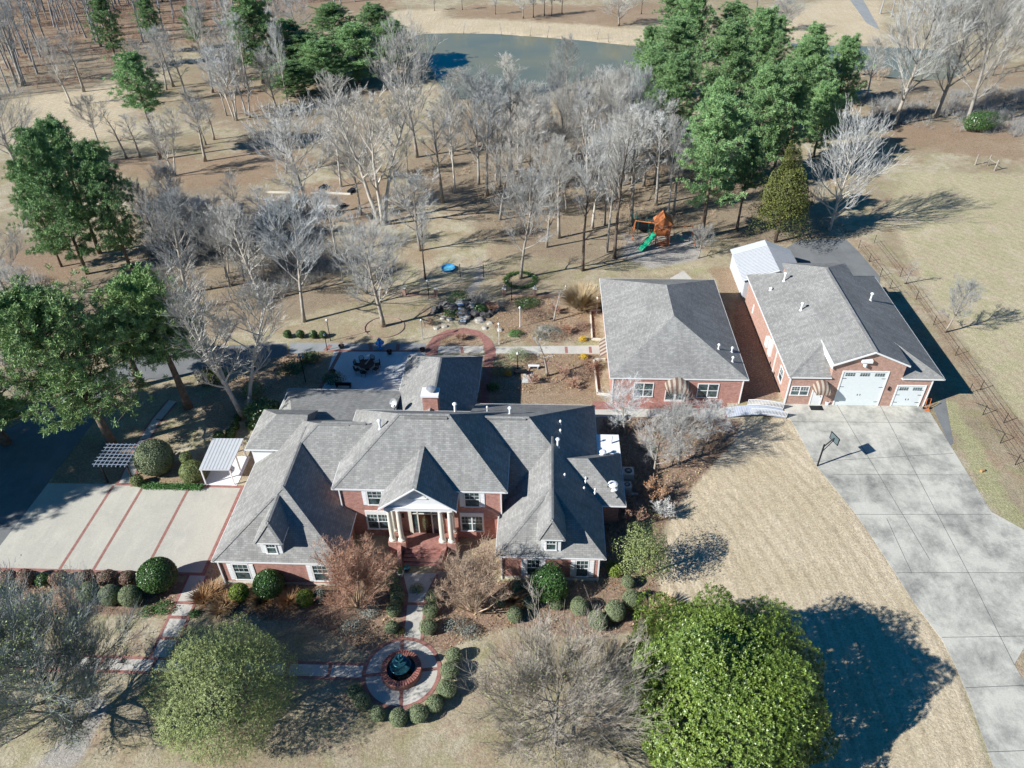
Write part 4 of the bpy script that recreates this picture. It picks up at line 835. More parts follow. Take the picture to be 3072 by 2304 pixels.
# ================================================================ PLANTS: placing the bare trees
PR={}
PR['A']=(bare_proto('bare_tree','',"tree",11,16,5.2,M['twig'],M['limb'],fork=.26,limbs=19,up=.62,dens=1.15,twig_r=.011),16,5.2)
PR['A2']=(bare_proto('bare_tree','',"tree",23,16,5.2,M['twig'],M['limb'],fork=.22,limbs=20,up=.78,dens=1.15,twig_r=.011),16,5.2)
PR['B']=(bare_proto('bare_tree','',"tree",31,19,3.2,M['twig'],M['limb'],fork=.4,limbs=15,up=.85,dens=1.1,twig_r=.011),19,3.2)
PR['C']=(bare_proto('bare_tree','',"tree",47,17,7.0,M['twig'],M['limb'],fork=.2,limbs=22,up=.65,trunk_r=.27,dens=1.1,twig_r=.012),17,7.0)
PR['D']=(bare_proto('bare_tree','',"tree",53,17,5.5,M['twig_pale'],M['limb_pale'],fork=.3,limbs=30,up=.8,multi=3,lean=.05,trunk_r=.26,dens=1.0,twig_r=.012),17,5.5)
PR['E']=(bare_proto('bare_tree','',"tree",61,13,2.0,M['twig'],M['limb'],fork=.35,limbs=10,up=.75,dens=.55),13,2.0)
PR['F']=(bare_proto('bare_tree','',"tree",71,17,4.6,M['twig_pale'],M['limb_pale'],fork=.3,limbs=18,up=.8,dens=1.1,twig_r=.011),17,4.6)
PR['Dk']=(bare_proto('bare_tree','',"tree",83,18,4.2,M['twig'],M['bark'],fork=.42,limbs=16,up=.85,dens=1.1,twig_r=.011),18,4.2)
PR['S']=(bare_proto('bare_tree','','tree',97,14,7.0,M['twig_pale'],M['limb_pale'],fork=.12,limbs=34,up=.42,trunk_r=.3,dens=.8,twig_r=.017,limb_sides=4),14,7.0)
_used=set(); _rr=random.Random(99)
def put(k,bx,by,ty,hw,label,group=None,tilt=(0,0),cat='tree',h=None):
    o,H0,S0=PR[k]; p=G(bx,by); hh=h or max(3.0,hgt((bx,by),ty)); s=1.38*hw/scale_at((p.x,p.y,hh*.6))/S0; z=hh/H0/1.02; s=max(z*.35,min(z*2.2,s)); rz=_rr.uniform(0,6.28)
    if k not in _used:
        _used.add(k); o.location=p; o.scale=(s,s,z); o.rotation_euler=(tilt[0],tilt[1],rz); o['label']=label
        if group:o['group']=group
        return o
    return copy_tree(o,p,rz,(s,s,z),label,group,tilt)
bare=[
('D',1149,671,215,150,'large pale bare tree with two leaning trunks left of the pond view'),
('A',926,648,300,125,'wide grey bare tree standing left of the timber garden beds'),
('C',1251,472,112,105,'round bare tree with dark trunk in front of the pond left end'),
('A2',1436,553,238,88,'oval bare tree with short clear trunk on the tan clearing'),
('F',1556,490,275,85,'pale bare tree just right of the oval tree on the clearing'),
('C',1690,500,215,85,'tall dense bare tree below the middle of the pond'),
('F',1760,580,270,75,'slim pale bare tree left of the pine grove, above the swing set'),
('Dk',1748,812,420,70,'tall dark-trunked bare tree whose base shows behind the guest house'),
('Dk',1843,775,330,78,'leaning dark bare tree left of the orange play set'),
('B',1820,757,440,40,'thin bare tree between two dark trunks beside the play set'),
('B',1894,666,300,60,'slender bare tree above the green slide'),
('B',1968,615,330,50,'thin bare tree behind the orange play set'),
('F',2004,648,350,45,'left one of two close pale trunks behind the play set'),('B',2020,646,360,40,'right one of two close pale trunks behind the play set'),
('A2',1640,742,430,80,'bare tree with mossy crown in the middle of the back yard'),
('B',1677,714,400,55,'slim bare tree just right of the mossy-crowned one'),
('A',1562,835,500,95,'bare tree rising from the ring of green edging plants'),
('A2',1262,752,520,85,'brownish bare tree above the small blue pool'),
('C',1151,979,690,130,'bare lawn tree in a round brick-edged bed above the terrace'),
('A',913,965,610,110,'bare tree on the lawn behind the left end of the terrace'),
('Dk',1276,837,640,38,'thin dark trunk beside the blue wading pool'),
('D',736,1250,790,175,'big whitish many-branched tree behind the left wing of the house'),
('A2',560,880,590,120,'grey bare tree in the thicket left of the small hutch'),
('F',782,905,620,105,'pale bare tree in the thicket right of the small hutch'),
('A',690,860,650,80,'low bare tree in front of the small hutch'),
('F',1533,282,165,45,'white barked bare tree standing at the pond edge'),
('A',1362,290,205,40,'dark bushy bare tree in the blue corner of the pond'),
('A2',1700,262,118,40,'grey bare tree overlapping the right end of the pond'),
('C',1857,78,-20,62,'bare oak with brown trunk beyond the dam'),
('A',1570,55,-30,50,'green tinged tree beyond the dam, left of the bare oak'),
('C',2354,95,5,52,'spreading bare tree on the pale bank at upper right'),
('C',2682,375,-40,125,'thick ivy-clad bare tree at right, nearest to the pine grove'),
('C',2807,352,-60,120,'thick forked bare tree in the middle of the right-hand group'),
('C',2895,385,-60,125,'large bare tree with a green shrub at its foot, far right'),
('F',2599,296,110,50,'thin birch-like tree in front of the small blue pond'),
('S',2488,690,375,92,'star shaped white-limbed tree at the pasture corner'),
('A2',2427,410,275,40,'purplish bare tree in the shade at the edge of the pine grove'),
('E',2715,851,770,38,'small bare sapling in the pasture, upper one of two'),
('A2',2835,997,850,60,'small bare tree in the pasture right of the garage'),
('A2',2095,775,690,45,'low crooked bare tree right of the play set'),
('B',252,275,80,42,'bare tree on the pale lawn at upper left, upright one'),
('F',215,317,110,55,'whitish leaning bare tree on the pale lawn at upper left'),
('B',69,257,-10,50,'tall dark bare tree at the wood edge, far upper left'),
('E',380,475,320,35,'thin leaning bare tree below the lone pine'),('B',421,472,335,35,'slim bare tree right below the lone pine'),
('D',523,528,330,60,'forked bare tree with long trunk shadow on the leaf litter'),
('B',616,484,290,48,'dark slim bare tree right of the forked one'),('A2',618,435,280,52,'bushy bare tree behind the dark slim one'),('B',643,419,300,35,'thin bare tree among the rust coloured leaves at left'),
('D',708,361,130,62,'clump of three bare trunks by the rust coloured ground'),('E',750,354,230,28,'small bare tree right of the three trunk clump'),('B',639,278,130,45,'bare tree behind the three trunk clump'),
('A',296,430,285,50,'faint bare tree above the large pine crown'),('C',60,520,280,105,'spreading bare tree at the left edge beside the large pines'),
('A',30,905,660,95,'grey bare tree at the left edge below the large pines'),('A2',120,985,800,80,'bare tree between the pines at the left edge'),
('F',1024,560,300,60,'pale bare tree behind the left double-trunk tree'),
('A',1084,646,400,70,'bare tree behind the two leaning trunks'),
('B',1223,518,400,22,'single thin leafless trunk on the tan clearing'),
('A2',1350,470,300,60,'bare tree in the shade behind the clearing'),('F',1620,560,300,65,'pale bare tree in the middle of the central grove'),('A',1500,660,430,75,'bare tree at the left side of the central grove'),
('B',1590,640,380,45,'slim bare tree in front of the central grove'),('F',1850,560,270,62,'pale bare tree touching the left side of the pine grove'),('B',1930,560,310,50,'slim bare tree at the foot of the pine grove'),
('A2',1470,360,270,55,'bare tree on the near pond bank'),('A',1600,420,240,65,'bare tree behind the central grove'),('F',1780,440,200,65,'pale bare tree on the bank below the pond right end'),
('A',860,520,370,60,'bare tree on the pale ground behind the wide grey tree'),('B',560,300,130,45,'bare tree in the upper left park'),('F',470,310,120,50,'pale bare tree behind the lone pine'),('A2',830,330,160,55,'bare tree beside the dark conifers at upper left'),
('A2',500,270,90,50,'grey bare tree below the top left pines'),('F',690,230,60,52,'bare tree between two upper left pines'),('A',900,120,-10,55,'bare tree behind the dark pines, top left of the pond'),
('F',395,300,170,40,'thin pale tree left of the lone pine'),('B',1500,560,330,40,'slim tree at the right of the tan clearing'),
('A',2170,560,400,45,'bare tree among the pines above the metal shed'),('A',1100,880,700,70,'bare tree on the lawn left of the wading pool'),('F',1010,760,560,70,'pale tree behind the lawn tree'),
('A2',640,760,600,75,'bare tree behind the small hutch'),('A',1700,640,470,60,'bare tree left of the play set in the grove'),
]
for t in bare: put(t[0],*t[1:5],label=t[5])
# smaller crooked trees right of the house
for i,(k,x,y,ty,hw,lb) in enumerate([('C',1872,1300,1175,75,'crooked bare tree behind the white flat roof of the house'),('C',1962,1418,1290,75,'gnarled bare tree right of the air conditioners'),('C',2035,1392,1240,95,'leaning bare tree at the edge of the straw lawn'),('A2',2120,1330,1225,70,'low bare tree in front of the white footbridge'),('A',2010,1300,1215,75,'bare tree beside the brick path')]): put(k,x,y,ty,hw,lb)
put('A2',1663,712,690,10,'thin bare sapling in the mulch bed') if False else None
put('E',1662,962,875,32,'small ornamental tree in the upper garden bed'); put('E',1643,1128,1000,45,'small ornamental tree in the lower garden bed')
# woods: look-alike trunks in the far left corner, along the top and far right
rw=random.Random(5)
ORD=['first','second','third','fourth','fifth','sixth','seventh','eighth','ninth','tenth','eleventh','twelfth','thirteenth','fourteenth','fifteenth','sixteenth','seventeenth','eighteenth','nineteenth','twentieth']
def woods(n,poly,kinds,hr,label,group,wr=(2.5,4.5)):
    made=[]
    P=[G(*p) for p in poly]; x0,x1=min(p.x for p in P),max(p.x for p in P); y0,y1=min(p.y for p in P),max(p.y for p in P); c=0; g=0
    while c<n and g<5000:
        g+=1; x,y=rw.uniform(x0,x1),rw.uniform(y0,y1)
        if pip_dist(np.array([x]),np.array([y]),P)[0]>0: continue
        k=rw.choice(kinds); o,H0,S0=PR[k]; h=rw.uniform(*hr); s=rw.uniform(*wr)/S0; made.append(copy_tree(o,(x,y,0),rw.uniform(0,6.28),(s,s,h/H0),label,group)); c+=1
    if n<=20:
        for i,o in enumerate(sorted(made,key=lambda o:o.location.x/o.location.y)): o['label']=label+', '+ORD[i]+' from the left'
woods(48,[(-260,330),(-150,20),(250,-60),(720,-60),(640,60),(420,130),(200,200),(60,300)],['B','Dk','B','E'],(15,22),'tall thin bare tree in the dense wood at the upper left corner','trees of the upper left wood')
woods(20,[(640,-70),(1400,-90),(1400,10),(900,20),(640,30)],['B','Dk','A'],(14,19),'bare tree in the top edge wood left of the dam','trees along the top edge')
woods(12,[(1400,-90),(2500,-90),(2500,-30),(1800,8),(1400,10)],['B','Dk','A'],(14,18),'bare tree in the wood beyond the dam','trees beyond the dam')
woods(14,[(2600,60),(3250,-60),(3300,160),(2950,120),(2700,110)],['A','C','F'],(13,18),'bare tree behind the small blue pond','trees behind the small blue pond',(3.5,6))
woods(9,[(2950,200),(3200,180),(3250,330),(3020,300)],['A','C'],(13,17),'bare tree at the right edge beyond the thick trunks','trees at the right edge',(4,6))
woods(20,[(1300,520),(1560,500),(1850,460),(2000,560),(1900,690),(1560,720),(1330,620)],['A','A2','F','B'],(12,17),'bare tree in the crowded grove between the pond and the lawn','crowded grove below the pond',(3.5,5))
woods(16,[(430,640),(900,620),(1000,780),(900,860),(600,850),(430,760)],['A','A2','F'],(6,10),'low bare tree in the tangled thicket around the hutch','thicket around the hutch',(2.6,4))
woods(14,[(480,160),(900,150),(880,380),(500,330)],['A','B','F'],(12,16),'bare tree in the loose grove left of the pond','loose grove at upper left',(3,4.5))
def wood_mass(name,polys,seed):
    """the rest of the far woods: hundreds of look-alike trees that read as one mass"""
    rng=np.random.default_rng(seed); protos=[]
    for k in range(4):
        T,C=grow_bare(700+k,17,3.4,fork=.38,limbs=11,up=.85,dens=.5,twig_r=.022); V=np.array(T.v+C.v); F=[tuple(f) for f in T.f]+[tuple(i+len(T.v) for i in f) for f in C.f]; q=[f for f in F if len(f)==4]; protos.append((V,np.array(q)))
    vs_=[]; fs_=[]; n=0
    for poly,cnt in polys:
        P=pg(poly); x0,x1=min(p.x for p in P),max(p.x for p in P); y0,y1=min(p.y for p in P),max(p.y for p in P); c=0
        while c<cnt:
            x,y=rng.uniform(x0,x1),rng.uniform(y0,y1)
            if pip_dist(np.array([x]),np.array([y]),P)[0]>0: continue
            V,F=protos[rng.integers(4)]; a=rng.uniform(0,6.28); sc=rng.uniform(.8,1.15); ca,sa=math.cos(a)*sc,math.sin(a)*sc; W_=np.stack([V[:,0]*ca-V[:,1]*sa+x,V[:,0]*sa+V[:,1]*ca+y,V[:,2]*sc],1); vs_.append(W_); fs_.append(F+n); n+=len(W_); c+=1
    V=np.concatenate(vs_); F=np.concatenate(fs_); me=bpy.data.meshes.new(name); me.vertices.add(len(V)); me.vertices.foreach_set('co',V.ravel().astype(np.float32)); me.loops.add(F.size); me.loops.foreach_set('vertex_index',F.ravel().astype(np.int32)); me.polygons.add(len(F)); me.polygons.foreach_set('loop_start',(np.arange(len(F))*4).astype(np.int32)); me.update(calc_edges=True); me.materials.append(M['twig_far']); return tag(link(bpy.data.objects.new(name,me)),kind='stuff')
M['twig_far']=simple('twig_far',(.29,.295,.30),.85,var=.35,scale=.12)
wood_mass('distant_wood',[([(-260,330),(-150,20),(250,-90),(720,-90),(640,60),(420,130),(200,200),(60,300)],190),([(640,-100),(1400,-110),(1400,-5),(900,15),(640,30)],60),([(1400,-110),(2500,-110),(2500,-40),(1800,-5),(1400,0)],50),([(2600,40),(3250,-90),(3300,140),(2950,110),(2700,90)],40)],9)
for x,y in ((1245,98),(1391,98),(1504,103),(1590,104),(1642,110),(1792,116),(1826,124)):
    put('E',x,y+2,y-28 if x not in (1391,1590,1792) else y-34,9,'tiny bare cypress sapling at the waterline of the dam','cypress saplings along the dam')
for x,y,ty in ((1304,32,-10),(1387,30,-20),(1487,43,-10),(1600,52,-20),(1633,48,-30),(1655,48,-30),(1686,42,-30),(1924,42,-30),(2266,48,-30)):
    put('Dk',x,y,ty,22,'dark trunked tree on the rust coloured ground beyond the dam','dark trunks beyond the dam')
# ---------------------------------------------------------------- pines
PP={}
PP['p']=(grow_pine('pine_tree','','tree',3,20,4.6,base=.3,nb=56,clumps=16,per=40,size=.34,wid=.06),20,4.2)
PP['q']=(grow_pine('pine_tree','','tree',8,20,4.2,base=.5,nb=44,clumps=16,per=40,size=.34,wid=.06,topper=.9),20,4.2)
PP['r']=(grow_pine('pine_tree','','tree',14,18,5.0,base=.16,nb=72,clumps=17,per=40,size=.34,wid=.06),18,5.0)
_pu=set()
def pine(k,bx,by,ty,hw,label,group=None):
    o,H0,S0=PP[k]; p=G(bx,by); hh=hgt((bx,by),ty); s=hw/scale_at((p.x,p.y,hh*.7))/S0; z=hh/H0; rz=_rr.uniform(0,6.28)
    if k not in _pu:
        _pu.add(k); o.location=p; o.scale=(s,s,z); o.rotation_euler=(0,0,rz); o['label']=label; return o
    return copy_tree(o,p,rz,(s,s,z),label,group)
for t in [('q',481,478,172,85,'lone pine with tall bare trunk on the pale lawn at upper left'),
('r',262,822,415,105,'broad pine in the pair at left, left-hand crown'),('r',392,806,450,95,'broad pine in the pair at left, right-hand crown'),('r',185,800,500,70,'broad pine behind the left pair, at its left side'),('p',300,760,380,90,'pine behind the left pair, tallest top'),
('p',360,210,2,50,'pine at the top left, first from the left'),('p',475,160,5,40,'pine at the top left, second from the left'),('p',600,160,25,36,'small pine between the top left pines'),('r',790,250,-5,95,'large dark pine left of the pond, feathery top'),
('r',1010,175,22,90,'pine beside the left end of the pond, rearmost'),('r',1140,195,25,85,'pine beside the left end of the pond, brownish one'),('r',930,245,110,100,'dark pine in the clump left of the pond'),('r',1080,255,85,100,'bright pine in the clump left of the pond'),('r',880,290,190,85,'low pine at the front of the clump left of the pond'),('r',1190,210,70,70,'pine with its foot at the pond edge'),
('r',980,270,130,90,'dark pine in the middle of the clump left of the pond'),('r',880,215,70,80,'pine at the back of the clump left of the pond'),
('p',2104,712,310,105,'tall pine rising beside the play set, in front of the grove'),('r',2250,560,220,105,'pine at the centre front of the grove'),('r',2150,420,90,105,'pine in the centre of the grove'),('p',2010,340,70,85,'pine at the left side of the grove by the pond'),('r',2060,250,-10,85,'pine at the top left of the grove'),
('r',2250,330,45,85,'pine at the back of the grove with a pointed top'),('r',2370,420,135,95,'pine at the right side of the grove'),('r',2490,390,128,75,'pine at the right end of the grove by the small pond'),('p',2180,230,20,80,'pine at the back left of the grove'),('r',2320,520,200,85,'shaded pine in the right half of the grove'),
('p',1960,420,170,70,'pine at the left foot of the grove'),('r',2120,560,260,85,'pine between the tall front pine and the grove'),('p',2300,250,60,65,'pine in the back row of the grove'),('r',2400,330,90,70,'pine behind the right end of the grove'),('p',2010,190,-20,60,'pine at the very top of the grove'),('q',2210,690,430,60,'pine with bare trunk in front of the grove'),
('r',2010,460,180,85,'pine filling the left half of the grove'),('r',1945,400,150,90,'leftmost pine of the grove beside the pond end'),('r',1935,300,95,65,'pine at the left rear of the grove'),('r',2440,470,260,70,'low pine at the right foot of the grove')]: pine(*t)
M['pine_near']=M['pine_near']
def near_pine(seed,bx,by,ty,hw,label,lean=(0,0),base=.42,nb=60):
    p=G(bx,by); hh=hgt((bx,by),ty,34); r=1.2*hw/scale_at((p.x,p.y,hh*.75))
    return grow_pine('pine_tree',label,'tree',seed,hh,r,base=base,nb=nb,clumps=22,per=38,size=.32,wid=.055,mat='pine_near',loc=p,lean=lean,trunk_r=.42)
near_pine(101,338,1337,925,190,'huge near pine with leaning trunk at the left, over the asphalt drive',(-.16,.0),base=.3,nb=84)
near_pine(102,565,1222,860,120,'tall pine behind the round green bush, beside the garden walk',(-.10,.0),base=.45)
near_pine(103,423,1157,950,75,'pine standing between the two near pines',(-.03,0),base=.45,nb=44)
for k_,(x_,y_,h_) in enumerate(((-72,33,19),(-66,40,17),(-80,27,20),(-60,47,16),(-77,44,18),(-64,37,17))):
    o=copy_tree(PP['r'][0],(x_,y_,0),k_*1.3,(1.2,1.2,h_/18),['southernmost','middle','farthest','nearest','northern','foremost'][k_]+' pine of the row beyond the left edge of the photo','pines beyond the left edge')
near_pine(104,20,1330,1020,110,'dark pine at the left edge of the frame',(0,0),base=.2,nb=50)
# ---------------------------------------------------------------- broadleaf evergreens
def dt(bx,by): return G(bx,by)
p=G(2140,2200); rosettes('magnolia_tree','huge glossy green magnolia with a dense dome crown beside the concrete drive',p,5.8,5.6,4.5,4.5,26000,11,.06,.08,M['magnolia'],7,amp=.22,k=110,sharp=50,shell=.24,lob=.24)
p=G(712,2165); rosettes('oak_tree','round olive green oak over the front walk at lower left',p,4.1,4.1,3.35,3.9,14000,9,.14,.05,M['oak'],17,amp=.2,shell=.45,k=160,sharp=70,trunk_r=.16,asp=.4)
p=G(1927,1730); dome_tree('holly_tree','yellow-green holly tree with a pale stem right of the house','tree',p,1.9,1.9,2.0,2.7,7500,.065,M['oak'],27,trunk_r=.08,amp=.5,shell=.7,k=60,sharp=30)
p=G(1645,1790); dome_tree('holly_bush','dark glossy holly in front of the right wing window','shrub',p,1.35,1.2,1.45,1.5,6500,.08,M['holly'],37,trunk_r=.06,amp=.25,shell=.3)
p=G(2326,727); hh=hgt((2326,727),495); dome_tree('cedar_tree','olive brown cedar with low skirts left of the star shaped tree','tree',p,3.1,3.1,hh*.40,hh*.58,26000,.11,M['cedar'],47,trunk_r=.2,amp=.6,shell=.6,conic=.6,k=60,sharp=30,flat=1)
p=G(796,1275); dome_tree('magnolia_bush','big-leaved green bush at the corner of the left wing','shrub',p,1.7,1.5,1.3,1.5,2600,.13,M['holly'],57,trunk_r=.06,amp=.35)
p=G(1843,1725); dome_tree('golden_bush','bright yellow-green bush beside the right wing','shrub',p,.55,.55,.6,.7,1600,.06,M['box_yellow'],67,trunk_r=.03,amp=.3)
p=G(2930,395); dome_tree('evergreen_bush','green bush at the foot of the far right bare tree','shrub',p,2.6,1.8,1.7,1.6,6500,.1,M['holly'],77,trunk_r=.08,amp=.4)
# willow oak (bare, dense) and leafy grey tree at the left
def big_bare(name,label,bx,by,H_,S_,seed,tw,lb,leaves=0,lm=None,lsize=.06,**k):
    T,C=grow_bare(seed,H_,S_,**k); e=empty(name,G(bx,by),label,'tree'); T.build('trunk',lb,e,smooth=True,local=True); C.build('crown',tw,e,local=True)
    if leaves:
        V=np.array(C.v); rng=np.random.default_rng(seed); V=V[V[:,2]>H_*.18]; P=V[rng.integers(0,len(V),leaves)]+rng.normal(size=(leaves,3))*.1; LM().leaves(P,rng.normal(size=P.shape)+np.array([0,0,.5]),lsize,rng,.5).build('leaves',lm,e)
    return e
big_bare('willow_oak','wide grey twiggy tree in the lower middle, left of the magnolia',1668,2235,8.4,5.3,201,simple('twig_warm',(.36,.32,.27),.85,var=.3,scale=.8),M['limb'],leaves=2600,lm=M['oak'],fork=.08,limbs=40,up=.30,twig_r=.0075,dens=1.5,trunk_r=.16)
big_bare('leafing_tree','dark grey-green sparsely leaved tree at the lower left corner',215,2165,9.0,5.4,202,simple('twig_olive',(.30,.325,.31),.85),M['bark'],leaves=12000,lm=M['oak'],lsize=.07,fork=.12,limbs=42,up=.3,twig_r=.008,dens=1.8,trunk_r=.2)
# crepe myrtles by the door
twiggy('crepe_myrtle','russet crepe myrtle left of the front steps',1075,1818,7.0,2.2,M['twig_brown'],M['limb_tan'],301,stems=34,cat='tree',dens=2.2,leafmat_='brownhedge',leaves=9000,lsize=.03,tw=.008,fan=.42)
twiggy('crepe_myrtle','tan crepe myrtle right of the front steps',1424,1834,6.8,2.0,M['twig_tan'],M['limb_tan'],302,stems=32,cat='tree',dens=2.0,leafmat_='brownhedge',leaves=4000,lsize=.03,tw=.008,fan=.42)
twiggy('bare_bush','orange leaved bush by the air conditioners',1965,1500,2.2,1.0,M['twig_tan'],M['limb'],303,stems=12,leafmat_='orange',leaves=900,lsize=.06)
twiggy('bare_bush','round grey twiggy bush below the orange one',1992,1550,1.6,1.1,M['twig'],M['limb'],304,stems=16,dens=1.2)
twiggy('bare_bush','reddish bare bush behind the holly tree',1890,1570,2.4,.9,M['twig_brown'],M['limb'],305,stems=12)
M['straw_leaf']=M['straw']
tuft('pampas_grass','large pale round grass clump by the garden fence',1743,925,2.2,2600,'straw',311,r=1.5,w=.02)
# ---------------------------------------------------------------- clipped shrubs
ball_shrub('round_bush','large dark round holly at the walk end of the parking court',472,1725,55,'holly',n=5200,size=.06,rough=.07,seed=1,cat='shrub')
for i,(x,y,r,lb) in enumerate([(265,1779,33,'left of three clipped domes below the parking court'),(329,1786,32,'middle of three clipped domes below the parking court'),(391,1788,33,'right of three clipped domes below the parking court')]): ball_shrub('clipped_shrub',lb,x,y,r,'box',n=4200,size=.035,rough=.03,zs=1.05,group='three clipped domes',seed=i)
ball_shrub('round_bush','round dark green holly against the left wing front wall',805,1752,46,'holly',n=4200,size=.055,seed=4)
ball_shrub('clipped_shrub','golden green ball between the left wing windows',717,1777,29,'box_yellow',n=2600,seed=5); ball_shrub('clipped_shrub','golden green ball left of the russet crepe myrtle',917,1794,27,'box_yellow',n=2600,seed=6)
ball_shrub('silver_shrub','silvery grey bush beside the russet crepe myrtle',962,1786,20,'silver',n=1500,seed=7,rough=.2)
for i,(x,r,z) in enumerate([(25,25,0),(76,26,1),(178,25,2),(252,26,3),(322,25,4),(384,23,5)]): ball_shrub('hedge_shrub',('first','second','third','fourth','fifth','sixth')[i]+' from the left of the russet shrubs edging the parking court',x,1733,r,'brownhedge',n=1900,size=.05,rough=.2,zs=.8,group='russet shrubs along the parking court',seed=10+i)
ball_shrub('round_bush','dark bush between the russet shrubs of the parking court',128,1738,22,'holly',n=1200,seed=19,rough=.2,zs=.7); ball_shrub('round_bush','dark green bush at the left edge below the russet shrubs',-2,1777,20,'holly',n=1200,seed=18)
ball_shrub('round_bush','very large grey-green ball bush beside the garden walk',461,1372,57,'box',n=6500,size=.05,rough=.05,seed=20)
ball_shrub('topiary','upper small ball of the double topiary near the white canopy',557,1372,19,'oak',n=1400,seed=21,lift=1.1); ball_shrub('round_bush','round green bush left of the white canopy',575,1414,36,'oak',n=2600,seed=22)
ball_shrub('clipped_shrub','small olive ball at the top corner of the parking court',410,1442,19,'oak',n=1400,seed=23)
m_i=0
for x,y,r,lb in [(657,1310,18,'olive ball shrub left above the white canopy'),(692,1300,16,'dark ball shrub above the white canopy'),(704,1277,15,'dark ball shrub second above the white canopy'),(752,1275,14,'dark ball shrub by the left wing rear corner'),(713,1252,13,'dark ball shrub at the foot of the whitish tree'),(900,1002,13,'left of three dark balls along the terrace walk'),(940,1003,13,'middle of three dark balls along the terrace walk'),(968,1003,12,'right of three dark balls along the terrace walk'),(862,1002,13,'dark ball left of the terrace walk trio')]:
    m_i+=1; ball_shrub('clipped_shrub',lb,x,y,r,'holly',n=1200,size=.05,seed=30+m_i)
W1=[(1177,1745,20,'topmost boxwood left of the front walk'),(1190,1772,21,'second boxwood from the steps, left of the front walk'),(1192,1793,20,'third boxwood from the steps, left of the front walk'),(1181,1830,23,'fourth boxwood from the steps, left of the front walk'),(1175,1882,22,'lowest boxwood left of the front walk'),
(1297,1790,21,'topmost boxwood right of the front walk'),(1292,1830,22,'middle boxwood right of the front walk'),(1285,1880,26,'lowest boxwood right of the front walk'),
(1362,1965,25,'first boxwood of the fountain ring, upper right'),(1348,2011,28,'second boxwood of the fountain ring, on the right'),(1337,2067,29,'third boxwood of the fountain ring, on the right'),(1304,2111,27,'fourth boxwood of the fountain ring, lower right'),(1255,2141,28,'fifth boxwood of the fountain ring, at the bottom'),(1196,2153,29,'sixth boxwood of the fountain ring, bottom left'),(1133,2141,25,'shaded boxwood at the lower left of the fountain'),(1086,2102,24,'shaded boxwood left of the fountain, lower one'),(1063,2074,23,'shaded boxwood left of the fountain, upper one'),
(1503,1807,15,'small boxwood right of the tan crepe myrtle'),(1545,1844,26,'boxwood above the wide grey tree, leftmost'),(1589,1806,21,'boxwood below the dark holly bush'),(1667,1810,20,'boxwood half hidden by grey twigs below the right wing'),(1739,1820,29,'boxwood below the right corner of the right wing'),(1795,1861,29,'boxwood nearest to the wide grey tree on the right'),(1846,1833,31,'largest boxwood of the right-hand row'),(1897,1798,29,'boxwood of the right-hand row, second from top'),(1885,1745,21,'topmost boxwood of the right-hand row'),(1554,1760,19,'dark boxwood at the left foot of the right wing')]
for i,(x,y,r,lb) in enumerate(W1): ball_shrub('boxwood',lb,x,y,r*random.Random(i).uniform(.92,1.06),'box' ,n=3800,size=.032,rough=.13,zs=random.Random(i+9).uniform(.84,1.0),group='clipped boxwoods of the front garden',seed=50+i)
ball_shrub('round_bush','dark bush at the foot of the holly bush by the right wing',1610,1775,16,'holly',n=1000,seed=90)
# low hedge strip by the parking court
p0=G(426,1465); p1=G(611,1465); rng=np.random.default_rng(3); n=5000; P=np.stack([rng.uniform(p0.x,p1.x,n),rng.normal(p0.y+.1,.16,n),rng.random(n)**.6*.42],1); e=empty('low_hedge',p0,'low bright green strip hedge along the top of the parking court','hedge'); LM().leaves(P-np.array(p0),rng.normal(size=P.shape)+np.array([0,-.3,.7]),.06,rng,.5).build('foliage',M['green'],e)
